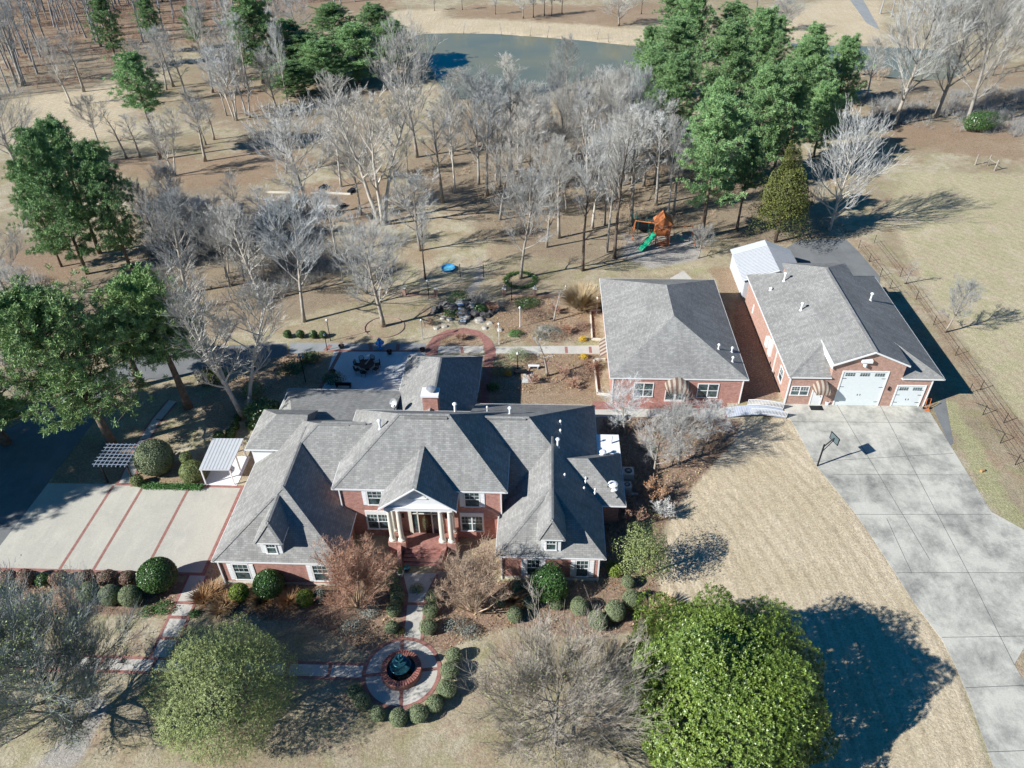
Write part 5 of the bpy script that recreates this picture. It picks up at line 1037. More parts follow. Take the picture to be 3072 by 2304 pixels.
# garden shrubs behind the house
gs=[('silver',1640,1008,1.9,1.1,2600,.05,'grey-green arching shrub north of the garden walk'),('green',1545,1005,.9,.5,900,.06,'bright green patch shrub beside the brick loop'),('box',1500,1120,1.2,1.3,2500,.05,'olive shrub between brick loop and garden bench'),('green',1480,1165,.7,.5,800,.06,'bright green shrub beside the foot of the brick loop'),('yellow',1522,1125,.45,.6,700,.05,'yellow shrub nearest to the brick loop'),('yellow',1749,1022,.45,.5,700,.05,'yellow shrub above the garden walk'),('yellow',1752,1075,.45,.5,700,.05,'yellow shrub below the garden walk'),('box',1555,1075,1.4,1.0,2200,.05,'olive shrub just below the garden walk'),('holly',1580,915,1.6,.7,1600,.07,'dark spreading juniper near the fence'),('brownhedge',1610,950,1.7,.8,1700,.05,'russet mound in the upper garden bed'),('brownhedge',1745,985,1.1,.7,1100,.05,'russet mound beside the timber bed'),('brownhedge',1755,1130,1.3,.8,1300,.05,'russet mound in the lower garden bed'),('straw',1610,1012,.9,.5,700,.06,'pale straw coloured mound in the garden'),('brownhedge',1291,975,.5,.8,600,.05,'rust coloured bush left of the brick loop'),
('holly',880,1110,1.4,.9,1300,.08,'dark shrub left of the terrace'),('holly',1000,1145,1.1,.9,1000,.08,'dark shrub at the terrace lower left corner'),('holly',930,1080,1.2,.8,1200,.08,'shrub in the leaf covered bed left of the terrace'),('cedar',640,1140,1.6,1.3,1600,.1,'olive shrub behind the whitish tree'),('holly',590,1060,1.6,1.2,1500,.1,'dark shrub behind the second near pine'),('oak',760,1180,1.2,1.0,1100,.08,'shrub under the whitish tree'),
('oak',1250,1770,.6,.4,500,.05,'low ground plant left of the front walk'),('silver',1110,1840,.9,.5,900,.05,'grey lavender clump left of the front walk'),('silver',1060,1885,1.0,.5,900,.05,'grey lavender clump above the fountain'),('silver',1370,1880,1.0,.5,900,.05,'grey lavender clump right of the front walk'),('silver',1410,1900,.8,.5,700,.05,'grey lavender clump below the tan crepe myrtle'),('green',585,1845,.4,.35,500,.05,'bright green plant at the walk corner'),('green',490,1825,.9,.25,900,.05,'green plants left of the lower walk'),('green',440,1838,.7,.25,600,.05,'leafy green patch below the three domes'),
('cedar',1200,1900,.5,.35,350,.05,'small olive plant above the fountain circle'),('brownhedge',820,1835,1.1,.5,900,.05,'russet plants in the bed above the olive oak'),('brownhedge',2130,1215,1.0,.35,900,.05,'low red-leaved plants at the guest house wall'),('green',1960,1350,.5,.3,300,.06,'green plant under the gnarled tree'),
('holly',840,655,3.2,1.6,2600,.12,'dark evergreen thicket behind the hutch')]
for i,(mt,x,y,r,h,n,sz,lb) in enumerate(gs):
    p=G(x,y); dome_tree('garden_shrub',lb,'shrub',p,r,r*.8,h*.6,h*.5,n,sz,M[mt],400+i,trunk_r=.03,amp=.35,shell=.5,limbs=5,k=14,sharp=8)
for i,(x,y,h,mt,lb) in enumerate([(610,1805,.9,'rustgrass','rust grass clump at the left corner of the left wing, first'),(635,1790,.9,'rustgrass','rust grass clump near the walk, second'),(680,1820,.8,'rustgrass','rust grass clump below the golden ball'),(790,1812,.8,'rustgrass','rust grass clump below the round holly'),(868,1810,.8,'rustgrass','rust grass clump between holly and golden ball'),(660,1840,.6,'straw','straw grass clump in front of the left wing'),(1950,1850,1.0,'straw','straw coloured grass clump above the magnolia'),(1990,1830,1.0,'straw','straw coloured grass clump nearest the magnolia top'),(1965,1880,.8,'straw','straw grass clump left above the magnolia'),(1540,1808,.6,'rustgrass','rust grass tuft between two boxwoods')]):
    tuft('grass_clump',lb,x,y,h,420,mt,500+i,r=.6)
# ================================================================ OBJECTS
def base(px,py): p=G(px,py); return Vector((p.x,p.y,0))
# tiered fountain in the brick ring
fo=empty('fountain',(cxf,cyf,0),'three tiered bronze fountain in a round brick basin on the walk circle','fountain')
MB().lathe((cxf,cyf,0),[(1.42,0),(1.42,.48),(1.38,.52),(1.0,.52),(.98,.46),(.98,.06),(.02,.05)],40).build('basin',M['paver'],fo,uv=True)
m=MB()
for k in range(44):
    t=2*math.pi*k/44; c=Vector((cxf+1.2*math.cos(t),cyf+1.2*math.sin(t),.545)); m.obox(c,(.40,.11,.06),t)
m.build('coping',simple('coping_brick',(.36,.15,.12),.85,var=.35,scale=6),fo)
MB().lathe((cxf,cyf,.30),[(.97,0),(.97,.01),(.02,.012)],30).build('pool',simple('basin_water',(.008,.012,.015),.08,spec=.6),fo)
for nm,z,r in (('bowl',.75,.72),('bowl',1.25,.48),('bowl',1.65,.30)):
    pr=[(.12,-.2),(.16,-.12),(r*.7,-.05),(r,.1)]+[(r*1.03,.13),(r*.92,.13),(r*.6,.03),(.1,.0)]
    MB().lathe((cxf,cyf,z),pr,26).build(nm,M['fountain'],fo,smooth=True)
MB().lathe((cxf,cyf,.2),[(.3,0),(.2,.12),(.12,.4),(.14,.55),(.09,.8),(.1,1.1),(.06,1.4),(.09,1.55),(.12,1.7),(.05,1.82),(.01,1.9)],14).build('finial',M['fountain'],fo,smooth=True)
# white ribbed canopy beside the parking court
pv=empty('metal_canopy',(-28.8,48.6,0),'small white ribbed metal canopy on thin posts beside the parking court','canopy')
m=MB(); 
A=[(-30.05,46.7,2.02),(-27.35,46.75,2.02),(-27.38,50.75,2.12),(-30.25,50.7,2.12)]
m.face(A).face([(p[0],p[1],p[2]-.12) for p in A][::-1])
for i in range(4): a_,b_=A[i],A[(i+1)%4]; m.face([a_,(a_[0],a_[1],a_[2]-.12),(b_[0],b_[1],b_[2]-.12),b_])
m.build('roof',M['metalroof'],pv)
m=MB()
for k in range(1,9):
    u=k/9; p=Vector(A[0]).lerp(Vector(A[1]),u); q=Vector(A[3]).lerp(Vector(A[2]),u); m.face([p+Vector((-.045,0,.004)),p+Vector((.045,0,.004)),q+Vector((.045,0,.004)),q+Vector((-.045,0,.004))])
m.build('groove_shade',M['metalroof_shadow'],pv)
for x,y in ((-29.98,46.85),(-27.42,46.9),(-27.46,48.7),(-27.48,50.5),(-30.1,50.5)): MB().box(x-.05,x+.05,y-.05,y+.05,.03,1.98).build('post',M['white'],pv)
sheet('patio',[(-30.2,46.78),(-27.15,46.78),(-27.15,50.6),(-30.2,50.5)],.035,M['white'])
# pergola over the garden walk
pc=base(380,1432); pe=empty('pergola',pc,'dark open slatted pergola standing over the garden walk in the shade of the near pine','pergola')
zt=2.3; x0,x1=pc.x-1.7,pc.x+1.3; y0,y1=pc.y-.9,pc.y+1.5
for x,y in ((x0+.3,y0+.2),(x1-.3,y0+.2),(x0+.3,y1-.2),(x1-.3,y1-.2)): MB().box(x-.06,x+.06,y-.06,y+.06,0,zt).build('post',M['dark'],pe)
m=MB()
for y in (y0+.2,(y0+y1)/2,y1-.2): m.box(x0,x1,y-.04,y+.04,zt,zt+.14)
m.build('beam',M['dark'],pe); m=MB()
for k in range(8): x=x0+.12+k*(x1-x0-.24)/7; m.box(x-.03,x+.03,y0-.3,y1+.3,zt+.145,zt+.24)
for k in range(7): y=y0-.1+k*(y1-y0+.2)/6; m.box(x0-.1,x1+.1,y-.025,y+.025,zt+.245,zt+.29)
m.build('slats',simple('slat_in_shade',(.24,.29,.37),.6),pe)  # dim blue of the shade is put into the slat colour
# basketball goal
b0=base(2452,1398); bk=empty('basketball_hoop',b0,'basketball goal on a slanted black pole at the edge of the concrete drive','basketball goal')
MB().tube([b0,b0+Vector((.02,.02,2.6))],[.075,.075],10).tube([b0+Vector((.02,0,2.4)),b0+Vector((.82,.28,3.15))],[.06,.06],8).tube([b0+Vector((.02,0,1.8)),b0+Vector((.82,.28,2.85))],[.035,.035],8).build('pole',M['black'],bk)
bd=Vector((.80,.28,0)).normalized(); br=Matrix.Rotation(math.atan2(bd.y,bd.x),3,'Z'); bc=b0+Vector((.88,.3,3.1))
f=MB().obox(bc,(.05,1.8,.07),M=br); f=MB()
for sy,sz,dy,dz_ in ((0,.36,1.16,.06),(0,-.36,1.16,.06),(.55,0,.06,.72),(-.55,0,.06,.72)): f.obox(bc+br@Vector((0,sy,sz)),(.06,dy,dz_),M=br)
for sy,sz,dy,dz_ in ((0,.06,.4,.03),(0,-.22,.4,.03),(.19,-.08,.03,.3),(-.19,-.08,.03,.3)): f.obox(bc+br@Vector((.03,sy,sz)),(.02,dy,dz_),M=br)
bo=f.build('frame',M['black'],bk); MB().obox(bc,(.025,1.1,.7),M=br).build('backboard',simple('smoked_board',(.10,.14,.15),.15,spec=.5),bk)
rc=bc+br@Vector((.35,0,-.25)); MB().tube([rc+Vector((.23*math.cos(2*math.pi*k/20),.23*math.sin(2*math.pi*k/20),0)) for k in range(21)],.018,6,False).obox(rc-br@Vector((.28,0,0)),(.14,.14,.05),M=br).build('rim',M['orangepaint'],bk)
# white arched footbridge
yb0,yb1=G(2200,1254).y,G(2200,1226).y; xa,xb=G(2178,1240).x,G(2350,1235).x
fb=empty('footbridge',((xa+xb)/2,(yb0+yb1)/2,0),'white arched wooden footbridge with picket railings between the brick buildings','bridge')
arch=lambda u:.06+.42*math.sin(math.pi*max(0,min(1,u)))
m=MB(); n=26
for k in range(n): 
    u=(k+.5)/n; x=xa+(xb-xa)*u; ang=math.atan2(arch(u+.02)-arch(u-.02),(xb-xa)*.04); m.obox((x,(yb0+yb1)/2,arch(u)),((xb-xa)/n*.93,yb1-yb0,.07),M=Matrix.Rotation(-ang,3,'Y'))
m.build('deck',simple('pale_deck_paint',(.44,.48,.55),.6,var=.1),fb)
for y in (yb0+.06,yb1-.06):
    m=MB(); r0_,r1_=.38,1.0
    m.tube([(xa+(xb-xa)*(r0_+(r1_-r0_)*i/10),y,arch(r0_+(r1_-r0_)*i/10)+.75) for i in range(11)],.045,6)
    m.tube([(xa+(xb-xa)*(r0_+(r1_-r0_)*i/10),y,arch(r0_+(r1_-r0_)*i/10)+.12) for i in range(11)],.035,6)
    for i in range(26): u=r0_+(r1_-r0_)*i/25; x=xa+(xb-xa)*u; m.box(x-.025,x+.025,y-.02,y+.02,arch(u)+.1,arch(u)+.75)
    m.build('railing',M['white'],fb)
# air conditioners
for i,(px,py,s,lb) in enumerate(((1883,1432,.95,'larger beige air conditioner beside the right house wall, rear one'),(1880,1470,.72,'smaller beige air conditioner beside the right house wall, front one'))):
    p=base(px,py); a=empty('air_conditioner',p,lb,'air conditioner','air conditioners at the house wall'); h=.85 if i==0 else .7
    MB().box(p.x-s/2,p.x+s/2,p.y-s/2,p.y+s/2,.06,h).build('cabinet',M['acgrey'],a); MB().lathe((p.x,p.y,h),[(s*.36,0),(s*.36,.02),(.02,.02)],22).build('fan_opening',M['black'],a)
    g=MB()
    for k in range(8): t=math.pi*k/8; d=Vector((math.cos(t),math.sin(t),0))*s*.36; c=Vector((p.x,p.y,h+.035)); g.tube([c-d,c+d],.008,4,False)
    g.build('grille',M['steel'],a); MB().box(p.x-s/2-.1,p.x+s/2+.1,p.y-s/2-.1,p.y+s/2+.1,0,.06).build('pad',M['concrete'],a)
p=base(1890,1483); tag(MB().box(p.x-.6,p.x+.7,p.y-.16,p.y+.1,0,.1).build('concrete_slab',M['patio']),'narrow concrete slab in front of the smaller air conditioner','slab')
# terrace furniture
tp=base(1102,1108)
tb=empty('patio_table',tp,'dark round iron patio table with a folded parasol on the blue-shaded terrace','table')
MB().lathe(tp,[(.85,.70),(.85,.74),(.02,.745)],28).build('tabletop',M['black'],tb); MB().tube([tp+Vector((0,0,.02)),tp+Vector((0,0,.7))],[.25,.07],10).build('leg',M['black'],tb)
MB().tube([tp+Vector((-.1,-.2,.8)),tp+Vector((.25,.75,.86))],[.09,.05],8).build('folded_parasol',simple('parasol_cloth',(.33,.28,.25),.9),tb)
def chair_mesh():
    s=MB().box(-.26,.26,-.26,.26,.42,.46); b=MB()
    for k in range(6): x=-.22+k*.088; b.box(x-.012,x+.012,.25,.28,.46,.95)
    b.tube([(-.26,.265,.46),(-.25,.29,.9),(0,.3,1.02),(.25,.29,.9),(.26,.265,.46)],.02,5)
    l=[MB().tube([(x,y,0),(x,y,.44)],.02,5) for x in (-.24,.24) for y in (-.24,.24)]; a=MB().tube([(-.27,-.2,.44),(-.28,-.2,.66),(-.27,.24,.68)],.018,5).tube([(.27,-.2,.44),(.28,-.2,.66),(.27,.24,.68)],.018,5)
    return s,b,l,a
ch0=empty('patio_chair',(0,0,0),'black iron patio chair at the near side of the table','chair'); s_,b_,l_,a_=chair_mesh(); s_.build('seat',M['black'],ch0); b_.build('backrest',M['black'],ch0); a_.build('armrest',M['black'],ch0)
for q in l_: q.build('leg',M['black'],ch0)
wh=['near side of the table','right side of the table, lower','right side of the table, upper','far side of the table','far left of the table','left side of the table','lower left of the table']
for i,deg in enumerate((-95,-25,20,75,125,165,215)):
    p=tp+Vector((1.15*math.cos(R(deg)),1.15*math.sin(R(deg)),.0)); rz=R(deg)-math.pi/2; lb='black iron patio chair at the '+wh[i]
    if i==0: ch0.location=p; ch0.rotation_euler=(0,0,rz); ch0['label']=lb; ch0['group']='chairs round the patio table'
    else: copy_tree(ch0,p,rz,1,lb,'chairs round the patio table')
p=base(1032,1162); gr=empty('bench',p,'black bench at the house wall of the terrace','bench'); MB().box(p.x-.8,p.x+.8,p.y-.25,p.y+.25,.42,.46).build('seat',M['black'],gr); MB().box(p.x-.8,p.x+.8,p.y-.28,p.y-.24,.5,.85).build('backrest',M['black'],gr)
for x in (-.72,.72): MB().box(p.x+x-.03,p.x+x+.03,p.y-.22,p.y+.22,0,.42).build('leg',M['black'],gr)
p=base(1141,1044); bf=empty('bird_bath',p,'bright blue two tiered bird bath behind the terrace','bird bath')
MB().lathe(p,[(.3,0),(.3,.08),(.12,.14),(.12,.55),(.5,.68),(.52,.74),(.4,.72),(.05,.66)],22).build('basin',M['blue'],bf,smooth=True); MB().lathe((p.x,p.y,.66),[(.08,0),(.07,.3),(.25,.42),(.26,.47),(.05,.45),(.05,.6),(.1,.68),(.02,.76)],16).build('finial',M['blue'],bf,smooth=True)
for px,py,lb in ((1169,1062,'small black fire bowl on the terrace edge'),(999,1122,'black pot at the lower left of the terrace'),(1268,1055,'dark planter with bare stems at the right end of the terrace'),(1025,1045,'dark planter at the left end of the terrace')):
    p=base(px,py); e=empty('planter',p,lb,'planter'); MB().lathe(p,[(.18,0),(.3,.3),(.34,.42),(.28,.42),(.24,.3),(.02,.28)],16).build('pot',M['dark'],e); rn=random.Random(int(px)); m=MB()
    for k in range(14): a=rn.uniform(0,6.28); m.tube([p+Vector((0,0,.3)),p+Vector((math.cos(a)*.25,math.sin(a)*.25,.85))],[.012,.006],3,False)
    m.build('stems',M['twig_brown'],e)
# wading pool
p=base(1345,808); kp=empty('wading_pool',p,'round bright blue plastic wading pool on the back lawn','wading pool'); MB().lathe(p,[(.85,0),(.9,.28),(.95,.3),(.88,.3),(.82,.1),(.02,.08)],30).build('shell',M['blue'],kp,smooth=True); MB().lathe((p.x,p.y,.1),[(.83,.02),(.02,.03)],24).build('water',simple('pool_water',(.12,.45,.62),.1,var=.3,scale=2),kp)
# street-style garden lamps
def lamp(px,py,h,lb,head='globe',post='black'):
    p=base(px,py); e=empty('lamp_post',p,lb,'lamp post'); MB().tube([p,p+Vector((0,0,.25)),p+Vector((0,0,h))],[.07,.045,.04],8).build('pole',M[post],e)
    if head=='globe': MB().lathe((p.x,p.y,h),[(.06,0),(.1,.05),(.14,.16),(.13,.24),(.05,.32),(.02,.34)],12).build('lantern',simple('frosted_lamp_glass',(.75,.76,.74),.3),e,smooth=True)
    elif head=='cluster':
        l=MB(); 
        for k in range(3): a=k*2.1; c=p+Vector((math.cos(a)*.3,math.sin(a)*.3,h-.05)); l.tube([p+Vector((0,0,h-.25)),c],.02,5); l.lathe(c,[(.1,0),(.14,.1),(.02,.25)],10)
        l.build('lantern',simple('teal_lantern',(.25,.45,.5),.4),e)
for a in [(1535,900,2.6,'tall black lamp post in the garden bed left of the fence','none','black'),(1381,831,1.9,'black lamp post right of the wading pool','none','black'),(1451,831,1.9,'black lamp post beside the earth path','none','black'),(1287,895,2.3,'dark lamp post on the back lawn near the brick fence post','globe','black'),(1498,1032,2.5,'white lamp post beside the brick loop','globe','white'),(1269,1018,2.4,'grey lamp post left of the brick loop','globe','steel'),(1560,980,2.4,'pale lamp post in the middle of the upper garden bed','globe','white'),(1790,937,1.8,'short white lamp at the timber bed','globe','white'),(917,1145,3.3,'black lamp post with teal lanterns left of the terrace','cluster','black'),(992,1022,2.6,'black lamp post by the terrace walk','globe','black'),(982,1050,1.9,'thin dark lamp post at the terrace corner','globe','black'),(1553,1108,1.9,'dark lamp post behind the iron garden seat','globe','black'),(1028,845,3,'silvery lamp post on the left lawn','globe','steel')]: lamp(*a)
# brick post fence behind the garden
def fence_line(px0,py0,px1,py1,n,lb,lamps=True):
    a,b_=base(px0,py0),base(px1,py1); e=empty('garden_fence',(a+b_)/2,lb,'fence'); d=(b_-a).normalized(); rz=math.atan2(d.y,d.x)
    for i in range(n+1):
        c=a.lerp(b_,i/n); q=MB().obox((c.x,c.y,.5),(.42,.42,1.0),rz).build('brick_post',M['brick_orange'],e,uv=True); MB().obox((c.x,c.y,1.03),(.52,.52,.07),rz).build('cap',M['cream'],q)
        if lamps: MB().lathe((c.x,c.y,1.07),[(.06,0),(.1,.1),(.11,.32),(.04,.42),(.01,.46)],8).build('lantern',M['steel'],q)
    m=MB(); m.tube([a+Vector((0,0,.95)),b_+Vector((0,0,.95))],.02,4).tube([a+Vector((0,0,.15)),b_+Vector((0,0,.15))],.02,4); L=(b_-a).length; k=int(L/.16)
    for i in range(k): c=a.lerp(b_,i/k); m.box(c.x-.009,c.x+.009,c.y-.009,c.y+.009,.05,1.0)
    m.build('railing',M['black'],e); MB().obox(((a.x+b_.x)/2,(a.y+b_.y)/2,.06),(L,.3,.14),rz).build('curb',M['brick_orange'],e,uv=True)
fence_line(1512,887,1789,889,3,'iron railing with brick posts behind the garden bed')
fence_line(1213,886,1309,888,1,'short brick post fence end on the back lawn',False)
# low iron rail fence further left
a,b_=base(935,880),base(1205,887); m=MB().tube([a+Vector((0,0,.9)),b_+Vector((0,0,.9))],.015,4)
for i in range(60): c=a.lerp(b_,i/60); m.box(c.x-.01,c.x+.01,c.y-.01,c.y+.01,0,.92)
tag(m.build('rail_fence',M['black']),'thin dark rail fence crossing the lawn to the left of the brick post','fence')
# farm fence along the pasture: posts, braces and wires
def wire_fence(pts,lb,h=1.25,sp=2.6,mat='dark',braces=True):
    P=[base(*q) for q in pts]; e=empty('wire_fence',P[0],lb,'fence'); m=MB(); bm_=MB(); c=0
    for i in range(len(P)-1):
        a,b_=P[i],P[i+1]; L=(b_-a).length; k=max(1,int(L/sp))
        for j in range(k): q=a.lerp(b_,j/k); m.tube([q,q+Vector((0,0,h))],.035,5)
        for z in (.3,.75,1.15): bm_.tube([a+Vector((0,0,z)),b_+Vector((0,0,z))],.013,3,False)
        if braces:
            q=a.lerp(b_,.45); r=a.lerp(b_,.45+2.2/L); bm_.tube([q+Vector((0,0,.05)),r+Vector((0,0,h))],.02,4,False)
    m.build('posts',M[mat],e); bm_.build('wires',M['dark'],e)
wire_fence([(2575,745),(2640,830),(2700,905)],'dark wire fence beside the asphalt behind the garage')
wire_fence([(2905,1180),(2948,1245),(3000,1330),(3045,1395),(3110,1500)],'dark wire fence on the right of the garage, lower run')
wire_fence([(2622,730),(2700,830),(2800,975),(2940,1170),(3090,1380)],'second dark wire fence along the pasture edge',braces=False,sp=5)
for i,(x,y) in enumerate(((2925,495),(2962,497),(2983,512))): p=base(x,y); e=MB().tube([p,p+Vector((.05*i,0,1.8))],[.13,.12],8).build('fence_post',M['white'] if 0 else M['wood']); tag(e,('left','middle','right')[i]+' of three old pale gate posts at the pasture corner','post','old gate posts')
p,q=base(2962,497),base(2983,512); tag(MB().tube([p+Vector((0,0,1.1)),q+Vector((0,0,1.2))],.06,6).tube([base(2935,503)+Vector((0,0,.4)),p+Vector((0,0,1.2))],.05,6).build('fence_rail',M['wood']),'weathered rails joining the old gate posts','rail')
# white metal shed behind the garage
s0=G(2212,856); sh=empty('metal_shed',(s0.x+3,s0.y+5,0),'white ribbed metal shed with a gable roof behind the garage','shed')
sx0,sx1=24.2,31.2; sy0,sy1=80.2,87.9; he=2.6; hr_=3.8; xm=28.0
f=[(sx0,0),(sx1,0),(sx1,he),(xm,hr_),(sx0,he)]; m=MB(); F_=[(x,sy0,z) for x,z in f]; B_=[(x,sy1,z) for x,z in f]; m.face(F_); m.face(B_[::-1])
for i in (4,1): m.face([F_[i],B_[i],B_[(i+1)%5],F_[(i+1)%5]])
m.build('wall',M['metalroof'],sh)
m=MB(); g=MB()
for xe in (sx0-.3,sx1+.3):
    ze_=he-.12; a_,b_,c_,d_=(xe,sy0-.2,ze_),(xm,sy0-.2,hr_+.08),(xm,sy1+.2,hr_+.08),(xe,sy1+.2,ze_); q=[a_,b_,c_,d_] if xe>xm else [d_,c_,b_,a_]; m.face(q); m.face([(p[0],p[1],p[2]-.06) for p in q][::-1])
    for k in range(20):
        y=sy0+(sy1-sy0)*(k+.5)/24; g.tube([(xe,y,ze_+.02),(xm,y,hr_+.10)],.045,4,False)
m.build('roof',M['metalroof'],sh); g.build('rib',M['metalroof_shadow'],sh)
# play set
pp_=base(1985,738); ps=empty('play_set',pp_,'orange cedar play tower with swings and a green wave slide','play set'); O=pp_
def P_(x,y,z): return O+Vector((x,y,z))
m=MB()
for x,y in ((-.9,0),(.9,0),(-.9,1.8),(.9,1.8)): m.box(O.x+x-.07,O.x+x+.07,O.y+y-.07,O.y+y+.07,0,3.4)
m.build('post',M['wood_red'],ps); MB().box(O.x-1.0,O.x+1.0,O.y-.1,O.y+1.9,1.5,1.6).build('platform',M['wood_red'],ps)
m=MB()
for y in (0,1.8):
    for k in range(12): x=-.85+k*.155; m.box(O.x+x-.04,O.x+x+.04,O.y+y-.02,O.y+y+.02,1.6,2.25)
for x in (-.9,.9): m.box(O.x+x-.03,O.x+x+.03,O.y,O.y+1.8,2.2,2.28)
for k in range(9): m.box(O.x-.9+k*.2,O.x-.82+k*.2,O.y-.08,O.y-.02,.15,.95)
m.build('railing',M['wood_red'],ps)
m=MB(); 
for sg in (-1,1): m.face([P_(0,-.3,4.3),P_(0,2.1,4.3),P_(1.25*sg,2.1,3.2),P_(1.25*sg,-.3,3.2)] if sg<0 else [P_(0,2.1,4.3),P_(0,-.3,4.3),P_(1.25,-.3,3.2),P_(1.25,2.1,3.2)])
for y in (-.3,2.1): m.face([P_(0,y,4.3),P_(-1.25,y,3.2),P_(1.25,y,3.2)])
m.build('roof',M['wood_red'],ps)
m=MB(); n=10; ya=.5
pt=[(-1.0-2.0*k/n,ya-1.9*k/n,1.55*(1-k/n)+.12*math.sin(k*1.7)+.12) for k in range(n+1)]
for k in range(n):
    a_,b_=Vector(pt[k]),Vector(pt[k+1]); w=Vector((.32,-.34,0)); up=Vector((0,0,.16))
    m.face([O+a_-w,O+b_-w,O+b_+w,O+a_+w]); m.face([O+a_-w,O+a_-w+up,O+b_-w+up,O+b_-w]); m.face([O+a_+w,O+b_+w,O+b_+w+up,O+a_+w+up])
m.build('slide',M['slide'],ps)
m=MB().tube([P_(.9,1.0,2.3),P_(4.2,1.4,2.3)],.08,6)
for y in (.1,2.5): m.tube([P_(4.1,1.35,2.3),P_(4.5,y,0)],.06,6)
m.build('swing_beam',M['wood_red'],ps); m=MB().tube([P_(-.9,1.6,2.6),P_(-3.6,2.6,2.5)],.08,6)
for y in (1.6,3.6): m.tube([P_(-3.5,2.6,2.5),P_(-3.9,y,0)],.07,6)
m.build('climbing_beam',M['wood_red'],ps); m=MB()
for k in range(5): m.box(O.x-.5,O.x+.5,O.y-.9+k*.16,O.y-.82+k*.16,.25+k*.28,.31+k*.28)
m.build('ladder',M['wood_red'],ps)
for i,x in enumerate((1.8,2.9)): s_=MB().tube([P_(x-.2,1.2,2.25),P_(x-.2,1.1,.55)],.012,4,False).tube([P_(x+.2,1.2,2.25),P_(x+.2,1.1,.55)],.012,4,False); s_.obox(P_(x,1.1,.52),(.5,.25,.06)); s_.build('swing',M['slide'],ps)
p=base(1925,690); tr=empty('trampoline',p,'dark green netted trampoline left of the play set','trampoline'); MB().lathe(p,[(1.5,.75),(1.5,.82),(.02,.8)],24).build('mat',M['dark'],tr)
m=MB()
for k in range(6): t=k*math.pi/3; q=p+Vector((1.5*math.cos(t),1.5*math.sin(t),0)); m.tube([q,q+Vector((0,0,2.3))],.035,6)
m.tube([p+Vector((1.5*math.cos(2*math.pi*k/20),1.5*math.sin(2*math.pi*k/20),2.3)) for k in range(21)],.03,5,False); m.build('frame',simple('green_tube',(.02,.20,.16),.4),tr)
# timber garden beds
def timber(pts,lb,w=.14,h=.25,mat='cream'):
    P=[base(*q) for q in pts]; e=MB()
    for i in range(len(P)-1): a,b_=P[i],P[i+1]; c=(a+b_)/2; L=(b_-a).length; e.obox((c.x,c.y,h/2),(L+w,w,h),math.atan2((b_-a).y,(b_-a).x))
    return tag(e.build('timber_edging',M[mat]),lb,'garden edging')
timber([(1800,933),(1771,934),(1776,1020),(1800,1021)],'pale timber frame of the green bed beside the guest house, upper one'); timber([(1814,1081),(1781,1082),(1792,1184),(1830,1188)],'pale timber frame beside the guest house, lower one')
timber([(970,622),(1018,622)],'white plank edge of the far vegetable bed','.14' and .3,.35,'white'); timber([(935,582),(970,580),(1050,584)],'pale plank edge behind the far vegetable bed',.2,.25); timber([(800,578),(870,580)],'pale plank edge left of the far vegetable beds',.2,.25)
for i,(x,y) in enumerate(((970,565),(1055,575),(1025,622),(978,640),(1012,643))): p=base(x,y); tag(MB().obox((p.x,p.y,.2),(.7,1.5,.4),-.3).build('planting_box',M['dark']),('far left','far right','rightmost near','lower left','lower right')[i]+' dark planting box in the leaf covered clearing','planter box','dark planting boxes')
# little hutch
p=base(722,660); hu=empty('hutch',p,'small pale hutch with a slanted grey roof in the thicket','hutch'); MB().box(p.x-.9,p.x+.5,p.y-.7,p.y+.7,0,1.7).build('wall',M['cream'],hu)
MB().face([(p.x-1.1,p.y-1,1.72),(p.x+.75,p.y-1,1.72),(p.x+.75,p.y+1,2.3),(p.x-1.1,p.y+1,2.3)]).face([(p.x-1.1,p.y+1,2.22),(p.x+.75,p.y+1,2.22),(p.x+.75,p.y-1,1.64),(p.x-1.1,p.y-1,1.64)]).face([(p.x-1.1,p.y-1,1.64),(p.x+.75,p.y-1,1.64),(p.x+.75,p.y-1,1.72),(p.x-1.1,p.y-1,1.72)]).build('roof',M['wood'],hu)
MB().box(p.x-.6,p.x+.1,p.y-.72,p.y-.7,.2,1.2).build('door',M['green'],hu)
# rock waterfall
rp=base(1390,935); wf=empty('rock_waterfall',rp,'dark rock waterfall mound with shrubs above the brick loop','waterfall'); rn=random.Random(77)
for k in range(44):
    a=rn.uniform(0,6.28); rr=rn.random()**.6*3.2; c=rp+Vector((math.cos(a)*rr*1.2,math.sin(a)*rr*.75,max(0,1.2-rr*.4))); s=rn.uniform(.3,.75); bm=bmesh.new(); bmesh.ops.create_icosphere(bm,subdivisions=2,radius=s)
    ph=rn.uniform(0,6)
    for v in bm.verts: v.co*=1+.22*math.sin(v.co.x*5/s+ph)*math.cos(v.co.y*4/s+ph*2); v.co.z*=.6
    for v in bm.verts: v.co+=c-rp
    me=bpy.data.meshes.new('boulder'); bm.to_mesh(me); bm.free(); me.materials.append(M['rock'] if k%3 else M['rock_pale']); o=link(bpy.data.objects.new('boulder',me)); o.parent=wf
w=MB(); 
for k in range(5): w.box(rp.x-.55+.1*k,rp.x+.15+.1*k,rp.y-.6-.5*k,rp.y-.1-.5*k,1.25-.25*k,1.3-.25*k)
w.build('water',simple('falling_water',(.45,.55,.65),.15,var=.4),wf)
for i,(mt,x,y,r,h,n,lb) in enumerate([('holly',1378,915,1.3,1.5,1500,'dark green shrub on top of the rock waterfall'),('holly',1440,940,1.0,.9,900,'dark shrub at the right of the rock waterfall'),('holly',1350,950,.9,.7,700,'dark shrub at the left of the rock waterfall')]):
    p=G(x,y); dome_tree('garden_shrub',lb,'shrub',p,r,r*.8,h*.6,h*.7,n,.07,M[mt],600+i,trunk_r=.03,amp=.35,shell=.5,limbs=5,k=14,sharp=8)
